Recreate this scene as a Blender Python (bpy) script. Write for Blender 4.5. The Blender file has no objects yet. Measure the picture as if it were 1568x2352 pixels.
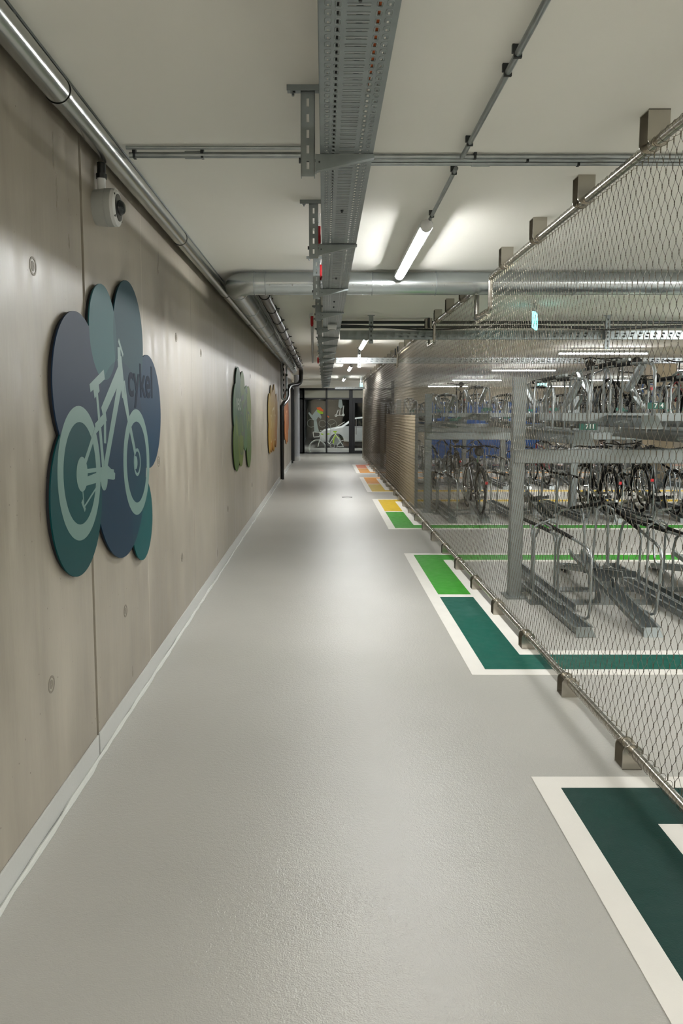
import bpy, math, random
import numpy as np
from mathutils import Vector, Matrix
random.seed(7)
PI = math.pi
SC = bpy.context.scene
COL = SC.collection
CEIL = 2.85
WX = -1.06          # concrete wall plane
FX = 1.385          # mesh fence plane

# ------------------------------------------------------------------ materials
def srgb(h):
    if isinstance(h, str):
        h = [int(h[i:i+2], 16) / 255 for i in (0, 2, 4)]
    return tuple([(c / 12.92 if c <= .04045 else ((c + .055) / 1.055) ** 2.4) for c in h] + [1.0])

def mat(name, col, rough=.5, metal=0., bump=0., bscale=50., mottle=0., mscale=3., emit=0., stretch=(1, 1, 1), coat=0., rvar=0.):
    m = bpy.data.materials.new(name); m.use_nodes = True
    nt = m.node_tree; N = nt.nodes; L = nt.links
    b = N['Principled BSDF']
    c = srgb(col) if isinstance(col, str) else tuple(col) + (1,)
    b.inputs['Base Color'].default_value = c
    b.inputs['Roughness'].default_value = rough
    b.inputs['Metallic'].default_value = metal
    if coat: b.inputs['Coat Weight'].default_value = coat; b.inputs['Coat Roughness'].default_value = .15
    if emit:
        b.inputs['Emission Color'].default_value = c
        b.inputs['Emission Strength'].default_value = emit
    if bump or mottle or rvar:
        tc = N.new('ShaderNodeTexCoord'); mp = N.new('ShaderNodeMapping'); mp.inputs['Scale'].default_value = stretch
        L.new(tc.outputs['Object'], mp.inputs['Vector'])
    if mottle:
        nz = N.new('ShaderNodeTexNoise'); nz.inputs['Scale'].default_value = mscale; nz.inputs['Detail'].default_value = 6
        L.new(mp.outputs[0], nz.inputs['Vector'])
        mx = N.new('ShaderNodeMix'); mx.data_type = 'RGBA'; mx.blend_type = 'MULTIPLY'; mx.inputs[0].default_value = 1
        r = N.new('ShaderNodeValToRGB')
        r.color_ramp.elements[0].position = .3; r.color_ramp.elements[1].position = .72
        lo = 1 - mottle
        r.color_ramp.elements[0].color = (lo, lo, lo, 1); r.color_ramp.elements[1].color = (1, 1, 1, 1)
        L.new(nz.outputs['Fac'], r.inputs[0]); mx.inputs[6].default_value = c
        L.new(r.outputs[0], mx.inputs[7]); L.new(mx.outputs[2], b.inputs['Base Color'])
    if rvar:
        n3 = N.new('ShaderNodeTexNoise'); n3.inputs['Scale'].default_value = mscale * 1.7; n3.inputs['Detail'].default_value = 5
        L.new(mp.outputs[0], n3.inputs['Vector'])
        mr = N.new('ShaderNodeMapRange'); mr.inputs[1].default_value = .3; mr.inputs[2].default_value = .7
        mr.inputs[3].default_value = rough - rvar; mr.inputs[4].default_value = rough + rvar
        L.new(n3.outputs['Fac'], mr.inputs[0]); L.new(mr.outputs[0], b.inputs['Roughness'])
    if bump:
        n2 = N.new('ShaderNodeTexNoise'); n2.inputs['Scale'].default_value = bscale; n2.inputs['Detail'].default_value = 3
        L.new(mp.outputs[0], n2.inputs['Vector'])
        bp = N.new('ShaderNodeBump'); bp.inputs['Strength'].default_value = bump; bp.inputs['Distance'].default_value = .002
        L.new(n2.outputs['Fac'], bp.inputs['Height']); L.new(bp.outputs[0], b.inputs['Normal'])
    return m

M = {}
M['ceil'] = mat('ceiling_paint', 'e6e4dc', .85, mottle=.05, mscale=.8, bump=.15, bscale=6)
M['base'] = mat('skirting_paint', 'b9bab6', .35, bump=.3, bscale=60, mottle=.05)
M['seal'] = mat('sealant', 'c4c6c0', .22, bump=.8, bscale=140)
M['galv'] = mat('galvanised_steel', 'a3a8a8', .38, .95, mottle=.22, mscale=14, bump=.05, bscale=20)
M['duct'] = mat('duct_steel', 'c0c6c8', .27, 1., mottle=.1, mscale=3, bump=.04, bscale=9)
M['pipe'] = mat('pipe_steel', 'b4b6b2', .25, 1., mottle=.1, mscale=3)
M['tray'] = mat('tray_steel', '8f9696', .42, .85, mottle=.22, mscale=9)
M['inox'] = mat('stainless_steel', 'b9b4aa', .24, 1., mottle=.12, mscale=8)
M['wire'] = mat('wire_rope_steel', '6a645a', .28, 1.)
M['knot'] = mat('crimp_steel', '77715f', .35, .9)
M['rack'] = mat('rack_steel', '8f9594', .42, .85, mottle=.2, mscale=7)
M['dark'] = mat('dark_steel', '3b3e3e', .45, .6)
M['black'] = mat('black_plastic', '0d0e0e', .3, bump=.05)
M['rubber'] = mat('rubber', '070707', .7); M['rubber'].node_tree.nodes['Principled BSDF'].inputs['Specular IOR Level'].default_value = .2
M['soot'] = mat('black_board', '141216', .7)
M['white'] = mat('white_plastic', 'c9cac8', .4)
M['camw'] = mat('camera_body', '9fa19d', .45)
M['paintw'] = mat('white_marking', 'ddd9d1', .45, mottle=.06, mscale=5, bump=.4, bscale=180, rvar=.08)
M['red'] = mat('red_plastic', 'b0101a', .35)
M['glass'] = mat('clear_glass', 'f2f8f6', .02)
M['frame'] = mat('anthracite_frame', '17191c', .35, .3)
M['orange'] = mat('orange_cable', 'b3541e', .5)
M['beige'] = mat('beige_panel', 'b7a88c', .6, mottle=.06)
M['blue'] = mat('blue_panel', '2c5fa6', .5)
M['farwall'] = mat('far_wall_paint', 'b3aa98', .8, mottle=.06, mscale=1)
M['saddle'] = mat('saddle_vinyl', '111111', .5)
M['chrome'] = mat('chrome', 'c8c8c8', .12, 1.)
M['plate'] = mat('green_plate', '0d5b4c', .4)
M['wtext'] = mat('white_print', 'e6e8e6', .5)
M['dtext'] = mat('dark_print', '2c3850', .5)
M['lamp'] = mat('lamp_diffuser', (.975, .985, .975), .4, emit=200.)
M['exitg'] = mat('exit_sign_lit', '8fe6e6', .4, emit=2.2)
M['exitd'] = mat('exit_sign_print', '0aa86e', .4, emit=.8)
M['cream'] = mat('cream_door_post', 'a9a79e', .5, mottle=.1)
g = M['glass'].node_tree.nodes['Principled BSDF']
g.inputs['Transmission Weight'].default_value = 1.; g.inputs['IOR'].default_value = 1.45

def floor_mat():
    m = bpy.data.materials.new('coated_floor'); m.use_nodes = True
    nt = m.node_tree; N = nt.nodes; L = nt.links; b = N['Principled BSDF']
    tc = N.new('ShaderNodeTexCoord')
    n1 = N.new('ShaderNodeTexNoise'); n1.inputs['Scale'].default_value = .9; n1.inputs['Detail'].default_value = 7
    L.new(tc.outputs['Object'], n1.inputs['Vector'])
    r = N.new('ShaderNodeMix'); r.data_type = 'RGBA'; L.new(n1.outputs['Fac'], r.inputs[0])
    r.inputs[6].default_value = srgb('9d9b94'); r.inputs[7].default_value = srgb('b2b0a9'); L.new(r.outputs[2], b.inputs['Base Color'])
    b.inputs['Roughness'].default_value = .29
    v = N.new('ShaderNodeTexNoise'); v.inputs['Scale'].default_value = 190; v.inputs['Detail'].default_value = 2
    L.new(tc.outputs['Object'], v.inputs['Vector'])
    n2 = N.new('ShaderNodeTexNoise'); n2.inputs['Scale'].default_value = 60; n2.inputs['Detail'].default_value = 3
    L.new(tc.outputs['Object'], n2.inputs['Vector'])
    ad = N.new('ShaderNodeMath'); ad.operation = 'ADD'
    L.new(v.outputs['Fac'], ad.inputs[0]); L.new(n2.outputs['Fac'], ad.inputs[1])
    bp = N.new('ShaderNodeBump'); bp.inputs['Strength'].default_value = .75; bp.inputs['Distance'].default_value = .0022
    L.new(ad.outputs[0], bp.inputs['Height']); L.new(bp.outputs[0], b.inputs['Normal'])
    b.inputs['Specular IOR Level'].default_value = .6
    return m
M['floor'] = floor_mat()

def concrete_mat(joints):
    m = bpy.data.materials.new('fair_faced_concrete'); m.use_nodes = True
    nt = m.node_tree; N = nt.nodes; L = nt.links; b = N['Principled BSDF']
    tc = N.new('ShaderNodeTexCoord')
    mp = N.new('ShaderNodeMapping'); mp.inputs['Scale'].default_value = (1, 4.5, .6); L.new(tc.outputs['Object'], mp.inputs['Vector'])
    n1 = N.new('ShaderNodeTexNoise'); n1.inputs['Scale'].default_value = 1.6; n1.inputs['Detail'].default_value = 8; n1.inputs['Roughness'].default_value = .62
    L.new(mp.outputs[0], n1.inputs['Vector'])
    n2 = N.new('ShaderNodeTexNoise'); n2.inputs['Scale'].default_value = .9; n2.inputs['Detail'].default_value = 5
    L.new(tc.outputs['Object'], n2.inputs['Vector'])
    mxf = N.new('ShaderNodeMath'); mxf.operation = 'MULTIPLY_ADD'; mxf.inputs[1].default_value = .55
    L.new(n1.outputs['Fac'], mxf.inputs[0])
    h = N.new('ShaderNodeMath'); h.operation = 'MULTIPLY'; h.inputs[1].default_value = .45
    L.new(n2.outputs['Fac'], h.inputs[0]); L.new(h.outputs[0], mxf.inputs[2])
    k_ = N.new('ShaderNodeMath'); k_.operation = 'MULTIPLY_ADD'; k_.use_clamp = True; k_.inputs[1].default_value = 2.7; k_.inputs[2].default_value = -.85
    L.new(mxf.outputs[0], k_.inputs[0])
    r = N.new('ShaderNodeMix'); r.data_type = 'RGBA'; L.new(k_.outputs[0], r.inputs[0])
    r.inputs[6].default_value = srgb('766e61'); r.inputs[7].default_value = srgb('a59e90')
    # pores
    vo = N.new('ShaderNodeTexVoronoi'); vo.inputs['Scale'].default_value = 16; L.new(tc.outputs['Object'], vo.inputs['Vector'])
    lt = N.new('ShaderNodeMath'); lt.operation = 'LESS_THAN'; lt.inputs[1].default_value = .055; L.new(vo.outputs['Distance'], lt.inputs[0])
    mx = N.new('ShaderNodeMix'); mx.data_type = 'RGBA'; L.new(lt.outputs[0], mx.inputs[0])
    L.new(r.outputs[2], mx.inputs[6]); mx.inputs[7].default_value = srgb('6a6155')
    last = mx.outputs[2]
    sp = N.new('ShaderNodeSeparateXYZ'); L.new(tc.outputs['Object'], sp.inputs[0])
    for y, w, colr in joints:
        s = N.new('ShaderNodeMath'); s.operation = 'SUBTRACT'; s.inputs[1].default_value = y; L.new(sp.outputs[1], s.inputs[0])
        a = N.new('ShaderNodeMath'); a.operation = 'ABSOLUTE'; L.new(s.outputs[0], a.inputs[0])
        l = N.new('ShaderNodeMath'); l.operation = 'LESS_THAN'; l.inputs[1].default_value = w; L.new(a.outputs[0], l.inputs[0])
        k = N.new('ShaderNodeMix'); k.data_type = 'RGBA'; L.new(l.outputs[0], k.inputs[0])
        L.new(last, k.inputs[6]); k.inputs[7].default_value = srgb(colr); last = k.outputs[2]
    L.new(last, b.inputs['Base Color'])
    mr = N.new('ShaderNodeMath'); mr.operation = 'MULTIPLY_ADD'; mr.inputs[1].default_value = .55; mr.inputs[2].default_value = .11
    L.new(n1.outputs['Fac'], mr.inputs[0]); L.new(mr.outputs[0], b.inputs['Roughness'])
    bp = N.new('ShaderNodeBump'); bp.inputs['Strength'].default_value = .5; bp.inputs['Distance'].default_value = .004
    L.new(n1.outputs['Fac'], bp.inputs['Height']); L.new(bp.outputs[0], b.inputs['Normal'])
    return m
M['conc'] = concrete_mat([(4.52, .003, 'b5aea0'), (6.15, .005, '6f675b'), (7.35, .003, 'b5aea0'), (8.9, .006, '6a6257'), (10.3, .004, 'aaa294'), (11.7, .007, '6a6257'),
                          (13.1, .004, 'aaa294'), (14.5, .007, '6a6257'), (17.3, .008, '6a6257'), (20.1, .008, '6a6257'), (22.4, .01, '6a6257')])

# ------------------------------------------------------------------ mesh builder
class MB:
    def __init__(s): s.v = []; s.f = []
    def add(s, vs, fs):
        o = len(s.v); s.v += [tuple(v) for v in vs]; s.f += [tuple(i + o for i in f) for f in fs]; return s
    def box(s, a, b):
        x0, y0, z0 = [min(p, q) for p, q in zip(a, b)]; x1, y1, z1 = [max(p, q) for p, q in zip(a, b)]
        return s.add([(x0, y0, z0), (x1, y0, z0), (x1, y1, z0), (x0, y1, z0), (x0, y0, z1), (x1, y0, z1), (x1, y1, z1), (x0, y1, z1)],
                     [(0, 3, 2, 1), (4, 5, 6, 7), (0, 1, 5, 4), (1, 2, 6, 5), (2, 3, 7, 6), (3, 0, 4, 7)])
    def bar(s, p, q, w, h, up=(0, 0, 1)):
        p = Vector(p); q = Vector(q); d = (q - p).normalized(); u = Vector(up)
        sd = d.cross(u).normalized() * w / 2; uu = sd.cross(d).normalized() * h / 2
        vs = [c + a * sd + b * uu for c in (p, q) for a, b in ((-1, -1), (1, -1), (1, 1), (-1, 1))]
        return s.add(vs, [(0, 1, 2, 3), (7, 6, 5, 4), (0, 4, 5, 1), (1, 5, 6, 2), (2, 6, 7, 3), (3, 7, 4, 0)])
    def tube(s, path, r, n=10, closed=False, caps=True):
        P = [Vector(p) for p in path]; k = len(P); vs = []; fs = []
        t0 = (P[1] - P[0]).normalized()
        ref = Vector((0, 0, 1)) if abs(t0.z) < .9 else Vector((1, 0, 0))
        nrm = t0.cross(ref).normalized()
        for i in range(k):
            if closed: t = (P[(i + 1) % k] - P[i - 1]).normalized()
            elif i == 0: t = t0
            elif i == k - 1: t = (P[-1] - P[-2]).normalized()
            else: t = ((P[i + 1] - P[i]).normalized() + (P[i] - P[i - 1]).normalized()).normalized()
            nrm = (nrm - t * nrm.dot(t)).normalized(); bi = t.cross(nrm)
            rr = r[i] if isinstance(r, (list, tuple)) else r
            vs += [P[i] + (nrm * math.cos(2 * PI * j / n) + bi * math.sin(2 * PI * j / n)) * rr for j in range(n)]
        for i in range(k if closed else k - 1):
            a = i * n; b_ = ((i + 1) % k) * n
            fs += [(a + j, a + (j + 1) % n, b_ + (j + 1) % n, b_ + j) for j in range(n)]
        if not closed and caps:
            fs += [tuple(range(n))[::-1], tuple((k - 1) * n + j for j in range(n))]
        return s.add(vs, fs)
    def cyl(s, p, q, r, n=16): return s.tube([p, q], r, n)
    def prism(s, poly, ax, a, b):
        """polygon in the two other axes, extruded along axis ax from a to b"""
        def mk(u, v, w): return {0: (w, u, v), 1: (u, w, v), 2: (u, v, w)}[ax]
        n = len(poly)
        vs = [mk(u, v, a) for u, v in poly] + [mk(u, v, b) for u, v in poly]
        fs = [tuple(range(n)), tuple(range(n, 2 * n))[::-1]] + [(i, i + n, (i + 1) % n + n, (i + 1) % n) for i in range(n)]
        return s.add(vs, fs)
    def torus(s, c, R, r, axis, n=40, m=8):
        pts = []
        for i in range(n):
            a = 2 * PI * i / n; u, v = R * math.cos(a), R * math.sin(a)
            p = {0: (0, u, v), 1: (u, 0, v), 2: (u, v, 0)}[axis]
            pts.append(Vector(c) + Vector(p))
        return s.tube(pts, r, m, closed=True)
    def ring(s, c, ro, ri, ax, a, b, n=48):
        """flat ring plate"""
        vs = []; fs = []
        def mk(u, v, w): return {0: (w, u, v), 1: (u, w, v), 2: (u, v, w)}[ax]
        for w in (a, b):
            for r in (ro, ri):
                for i in range(n):
                    t = 2 * PI * i / n
                    vs.append(mk(c[0] + r * math.cos(t), c[1] + r * math.sin(t), w))
        for i in range(n):
            j = (i + 1) % n
            fs += [(i, j, n + j, n + i), (2 * n + i, 3 * n + i, 3 * n + j, 2 * n + j), (i, 2 * n + i, 2 * n + j, j), (n + i, n + j, 3 * n + j, 3 * n + i)]
        return s.add(vs, fs)
    def build(s, name, m, parent=None, smooth=True, ang=35, bevel=0, stuff=False, fixn=True):
        me = bpy.data.meshes.new(name); me.from_pydata(s.v, [], s.f); me.update()
        if fixn:
            import bmesh
            bm = bmesh.new(); bm.from_mesh(me); bmesh.ops.recalc_face_normals(bm, faces=bm.faces); bm.to_mesh(me); bm.free()
        if smooth:
            me.shade_smooth(); me.set_sharp_from_angle(angle=math.radians(ang))
        o = bpy.data.objects.new(name, me); COL.objects.link(o)
        me.materials.append(M[m] if isinstance(m, str) else m)
        if parent: o.parent = parent
        if bevel:
            bv = o.modifiers.new('bevel', 'BEVEL'); bv.width = bevel; bv.segments = 2; bv.limit_method = 'ANGLE'
        if stuff: o['kind'] = 'stuff'
        return o

def tag(o, label=None, cat=None, group=None, kind=None):
    if label: o['label'] = label
    if cat: o['category'] = cat
    if group: o['group'] = group
    if kind: o['kind'] = kind
    return o
def thing(name, label, cat, loc=(0, 0, 0), group=None, rz=0):
    o = bpy.data.objects.new(name, None); COL.objects.link(o); o.location = loc; o.rotation_euler = (0, 0, rz)
    o.empty_display_size = .1
    return tag(o, label, cat, group)
def struct(o): o['kind'] = 'structure'; return o
def dup(root, loc, label=None, rz=None, skip=()):
    def cp(o, par):
        c = o.copy(); COL.objects.link(c); c.parent = par
        for ch in list(o.children):
            if ch.name.split('.')[0] not in skip: cp(ch, c)
        return c
    r = cp(root, None); r.location = loc
    if rz is not None: r.rotation_euler = (0, 0, rz)
    if label: r['label'] = label
    return r
def arcp(c, r, a0, a1, n, plane='yz', fixed=0):
    out = []
    for i in range(n + 1):
        a = math.radians(a0 + (a1 - a0) * i / n); u = c[0] + r * math.cos(a); v = c[1] + r * math.sin(a)
        out.append({'yz': (fixed, u, v), 'xz': (u, fixed, v), 'xy': (u, v, fixed)}[plane])
    return out
def text(name, s, size, m, parent, mtx, weight=0., depth=.001, stretch=1.):
    cu = bpy.data.curves.new('t', 'FONT'); cu.body = s; cu.size = size; cu.offset = weight; cu.extrude = depth
    cu.align_x = 'CENTER'; cu.align_y = 'CENTER'
    to = bpy.data.objects.new('t', cu); COL.objects.link(to)
    dg = bpy.context.evaluated_depsgraph_get(); me = bpy.data.meshes.new_from_object(to.evaluated_get(dg))
    bpy.data.objects.remove(to); bpy.data.curves.remove(cu)
    me.transform(Matrix.Diagonal((stretch, 1, 1, 1))); me.transform(mtx); me.name = name
    o = bpy.data.objects.new(name, me); COL.objects.link(o); me.materials.clear(); me.materials.append(M[m] if isinstance(m, str) else m)
    if parent: o.parent = parent
    return o
def basis(origin, x, y):
    x = Vector(x); y = Vector(y); z = x.cross(y)
    mt = Matrix.Identity(4)
    for i in range(3): mt[i][0] = x[i]; mt[i][1] = y[i]; mt[i][2] = z[i]; mt[i][3] = origin[i]
    return mt

# ------------------------------------------------------------------ setting
Y0, Y1, XR = -6.0, 38.0, 15.0
def sbox(name, a, b, m, bevel=0):
    return struct(MB().box(a, b).build(name, m, smooth=False, bevel=bevel))
sbox('floor', (WX - .2, Y0, -.15), (XR, Y1 + 8, 0), 'floor')
sbox('ceiling', (WX - .2, Y0, CEIL), (XR, Y1 + 8, CEIL + .2), 'ceil')
# concrete wall, with the wide open joint at Y 3.43
wl = struct(MB().box((WX - .2, Y0, 0), (WX, 3.415, CEIL)).box((WX - .2, 3.447, 0), (WX, 24.25, CEIL)).box((WX - .2, 3.41, 0), (WX - .022, 3.45, CEIL)).build('wall_left', 'conc', smooth=False))
MB().box((WX - .024, 3.4152, .0), (WX - .014, 3.4335, CEIL - .001)).build('joint_filler', mat('joint_filler', '2a221a', .8), wl, smooth=False)
for i, (y, z) in enumerate([(2.84, 2.13), (2.865, .551), (3.972, .55), (5.525, 2.135), (5.59, .53), (6.62, 2.11), (4.863, 1.29), (8.3, .55), (11.0, 2.12), (11.1, .55)]):
    MB().ring((y, z), .034, .026, 0, WX - .001, WX + .0015, 28).ring((y, z), .018, .004, 0, WX - .001, WX + .001, 20).build('tie_hole', mat('tie_plug', '7d776c', .6) if i == 0 else bpy.data.materials['tie_plug'], wl)
struct(MB().box((WX, Y0, 0), (WX + .008, 3.418, .105)).box((WX, 3.438, 0), (WX + .008, 17.9, .105)).box((WX, 18.45, 0), (WX + .008, 24.25, .105)).build('baseboard_left', 'base', smooth=False, bevel=.002))
sl = MB()
yy = Y0; pts = []
while yy < 24.2:
    pts.append((WX + .009, yy, .003)); yy += .12
sl.tube([(p[0] + .008 + random.uniform(-.003, .003), p[1], .004) for p in pts], [.011 + random.uniform(-.003, .004) for p in pts], 8)
struct(sl.build('trim_1', 'seal'))
sbox('wall_back', (WX - .2, Y0 - .2, 0), (XR, Y0, CEIL), 'farwall')
sbox('wall_right', (XR, Y0, 0), (XR + .2, Y1 + 8, CEIL), 'farwall')
sbox('wall_far', (2.6, Y1, 0), (XR, Y1 + .2, CEIL), 'farwall')
# left wall past the drain pipe: steel door, column, glazed bay
sbox('wall_left_far', (WX - .2, 26.0, 0), (WX, 30.2, CEIL), 'farwall')
sbox('wall_outside_left', (-4.2, 30.2, 0), (-4.0, Y1 + 8, CEIL), mat('garage_wall', '3c4242', .8))
sbox('wall_outside_far', (-4.0, Y1 + 8, 0), (XR, Y1 + 8.2, CEIL), bpy.data.materials['garage_wall'])
sbox('wall_outside_right', (2.6, 30.3, 0), (2.75, Y1, CEIL), bpy.data.materials['garage_wall'])
sbox('floor_outside', (-4.2, 30.2, -.15), (WX - .2, Y1 + 8, 0), 'floor')
sbox('ceiling_outside', (-4.2, 30.2, CEIL), (WX - .2, Y1 + 8, CEIL + .2), bpy.data.materials['garage_wall'])
# steel door on the left
def frame_yz(x, y0, y1, z0, z1, w, d, name, m, par):
    mb = MB().box((x, y0, z0), (x + d, y0 + w, z1)).box((x, y1 - w, z0), (x + d, y1, z1)).box((x, y0 + w, z1 - w), (x + d, y1 - w, z1))
    return mb.build(name, m, par, smooth=False, bevel=.004)
d2 = struct(thing('door_2', None, None, (WX, 24.8, 0)))
MB().box((-.1, -.55, 0), (-.02, .55, 2.4)).build('door_leaf', 'cream', d2, smooth=False)
frame_yz(-.2, -.55, .55, 0, 2.45, .09, .26, 'door_frame', 'frame', d2)
MB().cyl((-.02, -.4, 1.05), (.05, -.4, 1.05), .012).cyl((.05, -.41, 1.05), (.05, -.28, 1.05), .011).build('door_handle', 'chrome', d2)
sbox('wall_left_lintel', (WX - .2, 24.25, 2.45), (WX, 26.0, CEIL), 'farwall')
sbox('wall_left_pier', (WX - .2, 25.35, 0), (WX, 26.0, 2.45), 'farwall')

c1 = thing('round_column', 'pale grey round column by the left wall near the glazed end', 'column', (-.93, 25.6, 0))
MB().cyl((0, 0, .14), (0, 0, CEIL), .095, 28).build('shaft', mat('column_paint', 'b9bdc2', .5), c1)
MB().cyl((0, 0, 0), (0, 0, .14), .115, 28).build('plinth', 'white', c1)

# glazed end partition at Y = 30
GY = 30.0
w1 = struct(thing('window_1', None, None, (0, GY, 0)))
fr = MB()
for x0, x1 in ((WX, WX + .28), (-.86, -.80), (.045, .115), (.96, 1.1)):
    fr.box((x0, 0, 0), (x1, .09, 2.55))
fr.box((WX, 0, 2.47), (2.6, .09, 2.56)).box((WX, 0, 0), (.98, .09, .05)).box((WX, 0, 2.12), (1.0, .09, 2.18))
fr.build('window_frame', 'frame', w1, smooth=False, bevel=.004)
pn = MB()
for x0, x1 in ((-.80, .045), (.115, .96)):
    pn.box((x0, .04, .05), (x1, .048, 2.12))
pn.build('pane', 'glass', w1, smooth=False)
tp = MB()
for x0, x1 in ((-.80, .045), (.115, .96), (1.1, 2.6)):
    tp.box((x0, .02, 2.18), (x1, .06, 2.47))
tp.build('fascia_panel', mat('fascia', 'a3a396', .6), w1, smooth=False)
sbox('wall_above_window', (WX, GY, 2.56), (2.6, GY + .12, CEIL), 'ceil')
d1 = struct(thing('door_1', None, None, (1.1, GY, 0)))
MB().box((0, 0, 0), (.09, .09, 2.18)).box((.8, 0, 0), (1.5, .09, 2.18)).box((.09, 0, 1.98), (.8, .09, 2.18)).box((.09, 0, 0), (.8, .09, .12)).build('door_frame', 'frame', d1, smooth=False, bevel=.004)
MB().box((.09, .04, .12), (.8, .048, 1.98)).build('pane', 'glass', d1, smooth=False)
MB().cyl((.14, -.05, .75), (.14, -.05, 1.35), .014).cyl((.14, -.05, .8), (.14, .01, .8), .009).cyl((.14, -.05, 1.3), (.14, .01, 1.3), .009).build('door_handle', 'chrome', d1)
MB().box((.1, -.02, 1.02), (.78, 0, 1.07)).build('push_bar', 'galv', d1, smooth=False)

# glass decals (flat vinyl on the panes)
M['vinylw'] = mat('white_vinyl', 'c6cfc9', .6); M['vinylg'] = mat('green_vinyl', '8fb31e', .6)
M['vinylo'] = mat('orange_vinyl', 'd4622a', .6); M['vinyls'] = mat('grey_vinyl', '8d9a96', .6)
def strokes(name, m, segs, w, rings=(), par=w1, y=.036):
    mb = MB()
    for pth in segs:
        for p, q in zip(pth[:-1], pth[1:]):
            nn = len(mb.v) // 8; mb.bar((p[0], y, p[1]), (q[0], y, q[1]), .0015 + nn * .0003, w, up=(-(q[1] - p[1]), 0, q[0] - p[0]))
    for (cx, cz), R, ww in rings: mb.ring((cx, cz), R, R - ww, 1, y - .0006, y + .0005, 36)
    return mb.build(name, m, par, smooth=False)
def px(x, y):   # place in the end glazing read off in its own width and height
    return ((x - 160) / 1050 * 1.87 - .85, 2.13 - (y - 520) / 1150 * 2.08)
P = px
strokes('bicycle_decal', 'vinylw', [[P(490, 1550), P(540, 1370), P(590, 1210), P(540, 1200)], [P(570, 1300), P(740, 1470)], [P(600, 1330), P(745, 1490), P(880, 1270)], [P(880, 1270), P(1060, 1550), P(930, 1545)],
        [P(520, 1330), P(400, 1340), P(385, 1230), P(560, 1240), P(520, 1330)], [P(900, 1120), P(1080, 1010)]], .022,
        [(P(480, 1580), .34, .022), (P(1090, 1580), .33, .02), (P(810, 1530), .09, .012), (P(480, 1580), .30, .008)])
strokes('green_saddle_decal', 'vinylg', [[P(830, 1220), P(910, 1220)], [P(870, 1230), P(880, 1300), P(840, 1380), P(830, 1480)], [P(880, 1300), P(960, 1370)], [P(560, 1270), P(610, 1280)], [P(690, 1275), P(750, 1270)]], .05)
MB().prism([P(*q) for q in [(960, 500), (1010, 500), (1020, 560), (1040, 680), (990, 730), (940, 680), (945, 600)]], 1, .035, .0365).prism([P(*q) for q in [(400, 820), (470, 740), (540, 830), (570, 900), (560, 950), (500, 900), (440, 1000), (380, 960), (330, 900), (280, 820), (300, 800), (370, 870)]], 1, .035, .0365).prism([P(*q) for q in [(400, 1000), (460, 960), (490, 1130), (520, 1220), (410, 1230)]], 1, .035, .0365).build('figure_decal', 'vinyls', w1, smooth=False)
strokes('scooter_decal', 'vinylw', [[P(890, 870), P(1050, 865), P(1045, 780), P(1060, 660)], [P(940, 750), P(900, 850)], [P(980, 740), P(970, 860)]], .03, [(P(890, 875), .05, .03), (P(1050, 860), .05, .03)])
MB().prism([P(*q) for q in [(465, 700), (540, 690), (610, 750), (612, 790), (540, 770), (470, 730)]], 1, .034, .0365).prism([P(*q) for q in [(685, 860), (740, 900), (730, 920), (690, 890)]], 1, .034, .0365).build('orange_balloon_decal', 'vinylo', w1, smooth=False)
MB().prism([P(*q) for q in [(470, 740), (540, 772), (610, 800), (600, 840), (540, 840), (475, 790)]], 1, .0338, .0362).build('green_balloon_decal', 'vinylg', w1, smooth=False)
strokes('outline_decal', 'vinyls', [[P(680, 1010), P(770, 1080), P(870, 1030)], [P(770, 1080), P(770, 1300)]], .012, [(P(345, 1040), .16, .012), (P(590, 1050), .14, .012), (P(800, 1060), .19, .01)])

# ------------------------------------------------------------------ floor markings
MK = {k: mat(k, c, .42, mottle=.1, mscale=9, bump=.4, bscale=180, rvar=.07) for k, c in dict(
    mark_teal_dark='00332c', mark_teal='055447', mark_green='369424', mark_yellow='d0ae0e', mark_orange='d9901a', mark_tan='c8882a', mark_coral='d06a3c').items()}
for m_ in MK.values(): m_.node_tree.nodes['Principled BSDF'].inputs['Specular IOR Level'].default_value = .22
def marking(label, x0, y0, ys, y1, ca, cb, xe):
    t = thing('floor_marking', label, 'floor marking', (x0, (y0 + y1) / 2, 0))
    oy = (y0 + y1) / 2
    def b(mb, xa, ya, xb, yb): mb.box((xa - x0, ya - oy, 0), (xb - x0, yb - oy, .0025))
    w = MB(); X1 = x0 + .1; X2 = X1 + .29; X3 = X2 + .09
    b(w, x0, y0, X1, y1)
    b(w, X1, y0, xe, y0 + .1); b(w, X1, y1 - .1, xe, y1)
    b(w, X1, ys - .045, X2, ys + .045)
    b(w, X2, y0 + .48, X3, y1 - .48)
    b(w, X2, y0 + .39, xe, y0 + .48); b(w, X2, y1 - .48, xe, y1 - .39)
    w.build('white_border', 'paintw', t, smooth=False)
    c = MB(); b(c, X1, y0 + .1, X2, ys - .045); b(c, X2, y0 + .1, xe, y0 + .39); c.build('colour_band', MK[ca], t, smooth=False)
    c = MB(); b(c, X1, ys + .045, X2, y1 - .1); b(c, X2, y1 - .39, xe, y1 - .1); c.build('colour_band', MK[cb], t, smooth=False)
marking('dark green painted floor band with white border in the right foreground', .912, -1.2, .3, 3.215, 'mark_teal_dark', 'mark_teal_dark', 5)
marking('teal and bright green floor band with white border under the mesh fence', .905, 4.53, 6.56, 8.59, 'mark_teal', 'mark_green', 7.5)
marking('green and yellow floor band with white border half way down the corridor', .885, 10.4, 12.28, 14.1, 'mark_green', 'mark_yellow', 9)
marking('yellow and orange floor band with white border beyond the green one', .868, 15.35, 17.1, 18.95, 'mark_yellow', 'mark_orange', 11)
marking('tan and coral floor band with white border farthest down the corridor', .852, 20.2, 21.95, 23.6, 'mark_tan', 'mark_coral', 12)
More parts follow.
